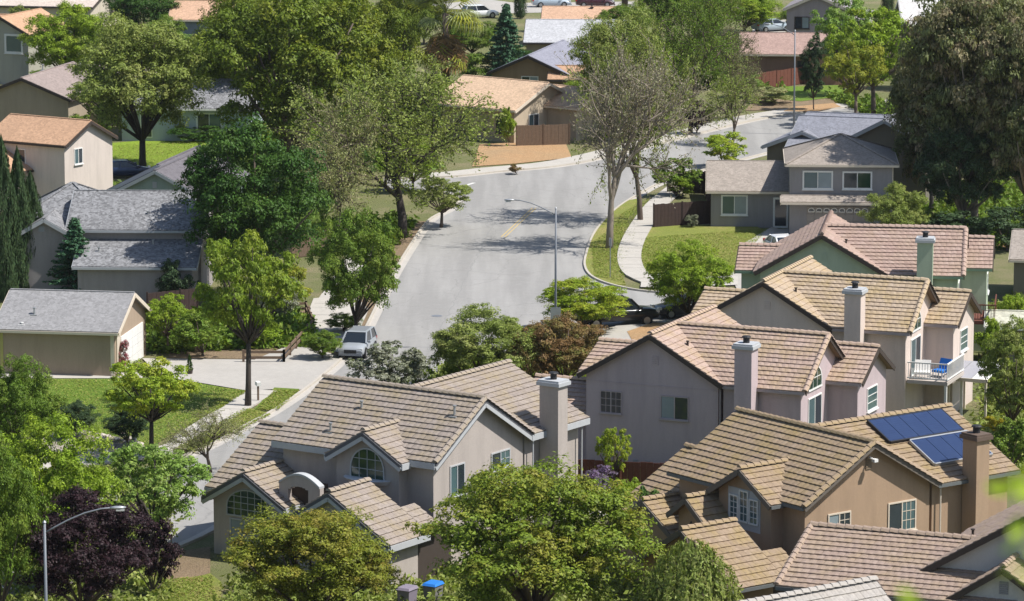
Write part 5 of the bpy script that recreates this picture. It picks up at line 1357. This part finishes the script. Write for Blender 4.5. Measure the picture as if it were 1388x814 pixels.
    for x in ((-1.35, 1.4) if kind != 'pickup' else (-1.75, 1.8)):
        for sgn in (-1, 1):
            y0, y1 = sgn * (W - .22), sgn * (W + .015)
            w_ = MB().tube([(x, y0, wr), (x, y1, wr)], wr, 18).obj('wheel', M_TYRE, rt)
            MB().tube([(x, y1, wr), (x, y1 + sgn * .012, wr)], wr * .62, 14).obj('rim', M_RIM, w_)
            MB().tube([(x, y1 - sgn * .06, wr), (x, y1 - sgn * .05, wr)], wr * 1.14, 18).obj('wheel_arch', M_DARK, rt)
    if kind == 'suv': rt.scale = (.9, .92, .9)
    return rt
vehicle('suv', 'silver SUV parked nose towards the viewer at the left kerb', 485, 480, R(-101), carpaint('paint_silver', (.30, .32, .34)))
vehicle('pickup', 'black pickup truck parked behind the lime green shrub', 834, 441, R(22), carpaint('paint_black', (.012, .012, .014)), 'pickup truck')
vehicle('sedan', 'dark car parked under the bright street tree beside the pickup', 930, 428, R(200), carpaint('paint_charcoal', (.03, .03, .035)))
vehicle('sedan', 'white car on the driveway of the grey garage house', 1062, 346, R(-75), carpaint('paint_white', (.72, .72, .72)))
vehicle('sedan', 'dark blue car beside the bright lawn at left', 168, 240, R(12), carpaint('paint_navy', (.015, .03, .08)))
vehicle('suv', 'white vehicle on the far street left of the conifer', 650, 24, R(20), carpaint('paint_white', (.72, .72, .72)))
vehicle('sedan', 'silver-blue car on the far street at the top edge', 747, 9, R(8), carpaint('paint_silver_blue', (.36, .42, .48)))
vehicle('sedan', 'dark maroon car on the far street above the salmon roof', 806, 9, R(4), carpaint('paint_maroon', (.05, .015, .02)))
vehicle('sedan', 'pale blue car in the far car park left of the mauve house', 1046, 42, R(30), carpaint('paint_silver_blue', (.36, .42, .48)))
# ---- bins beside the taupe house
def bin_(px, py, lidm, bodym, label, h=1.05):
    p = at(px, py, 0); rt = empty('wheelie_bin', p, R(-30), label, 'bin', 'wheeled bins beside the taupe house')
    MB().add([(-.26, -.3, .06), (.26, -.3, .06), (.26, .3, .06), (-.26, .3, .06), (-.33, -.38, h), (.33, -.38, h), (.33, .4, h), (-.33, .4, h)], [(3, 2, 1, 0), (4, 5, 6, 7), (0, 1, 5, 4), (1, 2, 6, 5), (2, 3, 7, 6), (3, 0, 4, 7)]).obj('body', bodym, rt)
    MB().add([(-.37, -.43, h), (.37, -.43, h), (.37, .43, h), (-.37, .43, h), (-.3, -.34, h + .1), (.3, -.34, h + .1), (.3, .36, h + .13), (-.3, .36, h + .13)], [(3, 2, 1, 0), (4, 5, 6, 7), (0, 1, 5, 4), (1, 2, 6, 5), (2, 3, 7, 6), (3, 0, 4, 7)]).obj('lid', lidm, rt)
    for x in (-.28, .22): MB().tube([(x, .36, .12), (x + .06, .36, .12)], .12, 10).obj('wheel', M_TYRE, rt)
bin_(587, 822, M_BLUE, plain('bin_grey', (.2, .19, .19), .6), 'grey wheeled bin with bright blue lid under the big bottom tree')
bin_(552, 828, plain('bin_violet_grey', (.22, .19, .24), .6), plain('bin_violet_grey', (.22, .19, .24), .6), 'violet-grey wheeled bin left of the blue-lidded one')
p = at(100, 610, 0)
# rocks in the gravel bed
r_ = random.Random(3); rock_me = []
for k in range(3):
    bmh = bmesh.new(); bmesh.ops.create_icosphere(bmh, subdivisions=1, radius=.28)
    for v in bmh.verts: v.co *= r_.uniform(.7, 1.2); v.co.z *= .6
    me = bpy.data.meshes.new('rock'); bmh.to_mesh(me); bmh.free(); me.materials.append(plain('pale_rock', (.48, .43, .37), .9, 0, .25)); rock_me.append(me)
for i in range(46):
    q = at(r_.uniform(70, 195), r_.uniform(590, 616), .1)
    o = link(bpy.data.objects.new('rock', rock_me[i % 3])); o.location = q; o.rotation_euler = (0, 0, r_.uniform(0, 6)); k = r_.uniform(.5, 1.3); o.scale = (k, k, k)
    tag(o, 'pale rock among others in the gravel bed by the young lime tree', 'rock', 'pale rocks in the gravel bed')
p = at(182, 599, 0)
o = MB().tube([(0, 0, 0), (0, 0, .5), (0, 0, .62)], [.14, .14, .02], 10).obj('utility_bollard', M_GALV); o.location = p
tag(o, 'short grey bollard at the edge of the gravel bed', 'bollard')
# low ground cover in the gaps between plots
n = 9000; r = np.random.default_rng(77)
def scatter(name, boxes, n, lsize, m, hgt, seed):
    r = np.random.default_rng(seed); P_ = []
    for poly_ in boxes:
        a, b, c, d = [np.array(at(x, y, 0)) for x, y in poly_]
        s, t = r.uniform(0, 1, (n, 1)), r.uniform(0, 1, (n, 1))
        c0 = (a * (1 - s) + b * s) * (1 - t) + (d * (1 - s) + c * s) * t
        cl = r.normal(size=(n, 3)) * .3
        hh = np.abs(np.sin(c0[:, 0] * 1.7 + 1) * np.cos(c0[:, 1] * .9)) * hgt
        c0[:, 2] = r.uniform(0, 1, n) * (hh + .08)
        P_.append(c0 + cl * [1, 1, 0])
    P_ = np.concatenate(P_)
    me = leaves_mesh(name, P_, r.normal(size=P_.shape) + [0, 0, .8], r.uniform(.6, 1.4, len(P_)) * lsize, r.uniform(0, 1, len(P_)), seed)
    me.materials.append(m); o = link(bpy.data.objects.new(name, me)); return tag(o, kind='stuff')
tag(scatter('ground_cover', [[(205, 480), (420, 470), (415, 430), (205, 430)], [(410, 345), (520, 345), (560, 300), (420, 300)], [(130, 260), (440, 260), (440, 300), (130, 300)], [(300, 190), (560, 190), (600, 230), (300, 240)],
    [(560, 130), (700, 130), (640, 160), (560, 180)], [(780, 190), (900, 180), (900, 120), (780, 110)], [(1200, 330), (1420, 340), (1420, 250), (1230, 250)], [(800, 60), (1060, 60), (1060, 130), (800, 110)], [(0, 100), (300, 100), (300, 60), (0, 60)], [(300, 190), (560, 190), (560, 60), (300, 60)],
    [(1130, 110), (1400, 110), (1400, 40), (1130, 40)], [(1120, 130), (1250, 150), (1400, 240), (1230, 180)]], 17000, .14, LM['green'], 1.1, 5), 'mixed low shrubs and ground cover between the plots', 'ground cover')
tag(scatter('weedy_ground_cover', [[(0, 640), (230, 640), (225, 840), (0, 840)], [(300, 840), (900, 840), (880, 760), (320, 790)], [(790, 690), (960, 690), (920, 640), (780, 640)], [(1330, 640), (1400, 640), (1400, 400), (1340, 420)], [(560, 560), (800, 520), (780, 470), (600, 500)]], 15000, .10, LM['greygreen'], .8, 6), 'weedy ground cover under the foreground trees', 'ground cover')
# ---- leaves of a tall tree standing just right of the viewpoint
near = empty('tall_near_tree', (5.2, 13.6, 0), 0, 'blurred fresh green leaves of a tall near tree at the right edge', 'tree')
MB().tube([(0, 0, 0), (.1, .1, 22), (0, 0, 47)], [.5, .34, .12], 10).obj('trunk', BARK, near, smooth=True)
def pd(px, py, d):
    v = at(px, py, 0) - Vector((0, 0, CAM_H)); v.normalize(); return Vector((0, 0, CAM_H)) + v * d - near.location
tw = [[(0, 0, 44), pd(1440, 700, 14.3), pd(1385, 665, 14)], [(0, 0, 43), pd(1420, 800, 14), pd(1390, 760, 13.8)], [pd(1440, 840, 14), pd(1330, 850, 13.6), pd(1232, 803, 13.4)]]
for t_ in tw: MB().tube(t_, [.03, .012, .004], 5).obj('twig', BARK, near)
lme = None
lf = [(1375, 640, 14), (1362, 655, 14), (1385, 655, 13.8), (1388, 630, 14), (1372, 668, 13.9), (1390, 680, 13.7), (1384, 735, 13.8), (1390, 760, 13.7), (1380, 775, 13.8), (1393, 720, 13.9), (1222, 795, 13.4), (1233, 806, 13.4), (1385, 700, 13.9), (1390, 745, 13.8), (1396, 650, 13.8)]
r_ = random.Random(8)
for i, (x, y, d) in enumerate(lf):
    if lme is None:
        vs = []; k = 6
        for j in range(k + 1):
            t = j / k; w = .021 * math.sin(math.pi * min(1, t * .95 + .03)) ** .8
            vs += [(t * .085, -w, .004), (t * .085, 0, -.003 + .01 * t * t), (t * .085, w, .004)]
        fs = [(j * 3 + a, j * 3 + 3 + a, j * 3 + 4 + a, j * 3 + 1 + a) for j in range(k) for a in (0, 1)]
        o = meshobj('leaf', vs, fs, LM['lime'], near, [.9] * len(fs)); a_ = o.data.attributes.new('hue', 'FLOAT', 'FACE'); a_.data.foreach_set('value', [.3] * len(fs)); lme = o.data
    else: o = link(bpy.data.objects.new('leaf', lme), near)
    o.location = pd(x, y, d); o.rotation_euler = (r_.uniform(-.8, 1.4), r_.uniform(-.6, 1.2), r_.uniform(0, 6))
    k = r_.uniform(.9, 1.3); o.scale = (k, k, k)


p = at(592, 428, 0)
mh = MB().tube([(0, 0, .005), (0, 0, .013)], .36, 20).obj('manhole_cover', M_GALV); mh.location = (p.x, p.y, .004); tag(mh, 'round manhole cover in the main road', 'manhole cover')
# letterboxes, hydrant and garden odds and ends
p = at(350, 545, 0); rt = empty('mailbox', p, .3, 'white mailbox on a post by the driveway apron', 'mailbox')
MB().box(-.05, .05, -.05, .05, 0, 1.0).obj('post', M_WOOD, rt); MB().box(-.12, .12, -.25, .25, 1.0, 1.22).obj('box', M_WHITE, rt)
p = at(257, 508, 0); rt = empty('potted_shrub', p, 0, 'small potted conifer on the driveway edge', 'potted plant')
MB().tube([(0, 0, 0), (0, 0, .35)], [.16, .22], 10).obj('pot', M_DARKT, rt)
o = link(bpy.data.objects.new('foliage', PROTO['cone'][0]), rt); o.material_slots[0].link = 'OBJECT'; o.material_slots[0].material = LM['deep']; o.scale = (.6, .6, 1.0); o.location = (0, 0, .3)

# tar seams in the asphalt
M_TAR = plain('tar_seam', (.24, .235, .225), .8)
r_ = random.Random(12)
for pts in (((705, 246), (672, 300), (640, 360), (600, 440), (575, 490)), ((560, 372), (620, 366), (690, 372), (745, 366))):
    q = resample(catmull(P(*pts), 8), .8)
    q = [v + Vector((r_.uniform(-.12, .12), r_.uniform(-.12, .12), 0)) for v in q]
    tag(ribbon('tar_seam', q, -.03, .03, .0105, M_TAR))
# short grass blades that break up the lawns
r = np.random.default_rng(5); LP_ = []
for (a, b, c, d), k in ((((866, 322), (1040, 310), (985, 372), (868, 366)), 16000), (((60, 514), (215, 514), (205, 604), (60, 592)), 9000), (((215, 514), (335, 530), (300, 552), (205, 604)), 7000), (((345, 556), (372, 528), (405, 529), (376, 555)), 3000), (((840, 290), (880, 268), (848, 350), (800, 362)), 6000), (((800, 330), (840, 300), (846, 384), (805, 374)), 6000), (((232, 611), (330, 553), (366, 562), (262, 613)), 5000), (((130, 225), (135, 198), (290, 190), (290, 215)), 6000), (((190, 835), (215, 787), (285, 780), (300, 835)), 5000)):
    a, b, c, d = [np.array(at(x, y, .1)) for x, y in (a, b, c, d)]
    s_, t_ = r.uniform(0, 1, (k, 1)), r.uniform(0, 1, (k, 1))
    LP_.append((a * (1 - s_) + b * s_) * (1 - t_) + (d * (1 - s_) + c * s_) * t_ + np.abs(r.uniform(-.1, .1, (k, 3))) * [1, 1, .35] + [0, 0, .01])
LP_ = np.concatenate(LP_)
me = leaves_mesh('grass', LP_, r.normal(size=LP_.shape) * [.35, .35, .1] + [0, 0, 1], r.uniform(.025, .055, len(LP_)), r.uniform(0, 1, len(LP_)), 3)
me.materials.append(leafmat('grass_blades', (.20, .27, .035), (.36, .33, .10), .2, .75)); o = link(bpy.data.objects.new('grass', me)); tag(o, 'short uneven grass on the lawns and parkways', 'grass', kind='stuff')
# pale paved patio and garden things between the mauve and brown houses
poly('patio_paving', P((780, 662), (838, 664), (826, 700), (790, 700)), .05, M_CONC)

# thin summer haze
hz = MB().box(-420, 420, -60, 2400, -1.0, 52).obj('haze', None)
hm = bpy.data.materials.new('air_haze'); hm.use_nodes = True
hm.node_tree.nodes.remove(hm.node_tree.nodes['Principled BSDF'])
pv = hm.node_tree.nodes.new('ShaderNodeVolumePrincipled')
pv.inputs['Color'].default_value = (.95, .96, 1, 1); pv.inputs['Density'].default_value = .00004; pv.inputs['Anisotropy'].default_value = .2
hm.node_tree.links.new(pv.outputs[0], hm.node_tree.nodes['Material Output'].inputs['Volume'])
hz.data.materials.append(hm); tag(hz, kind='stuff')
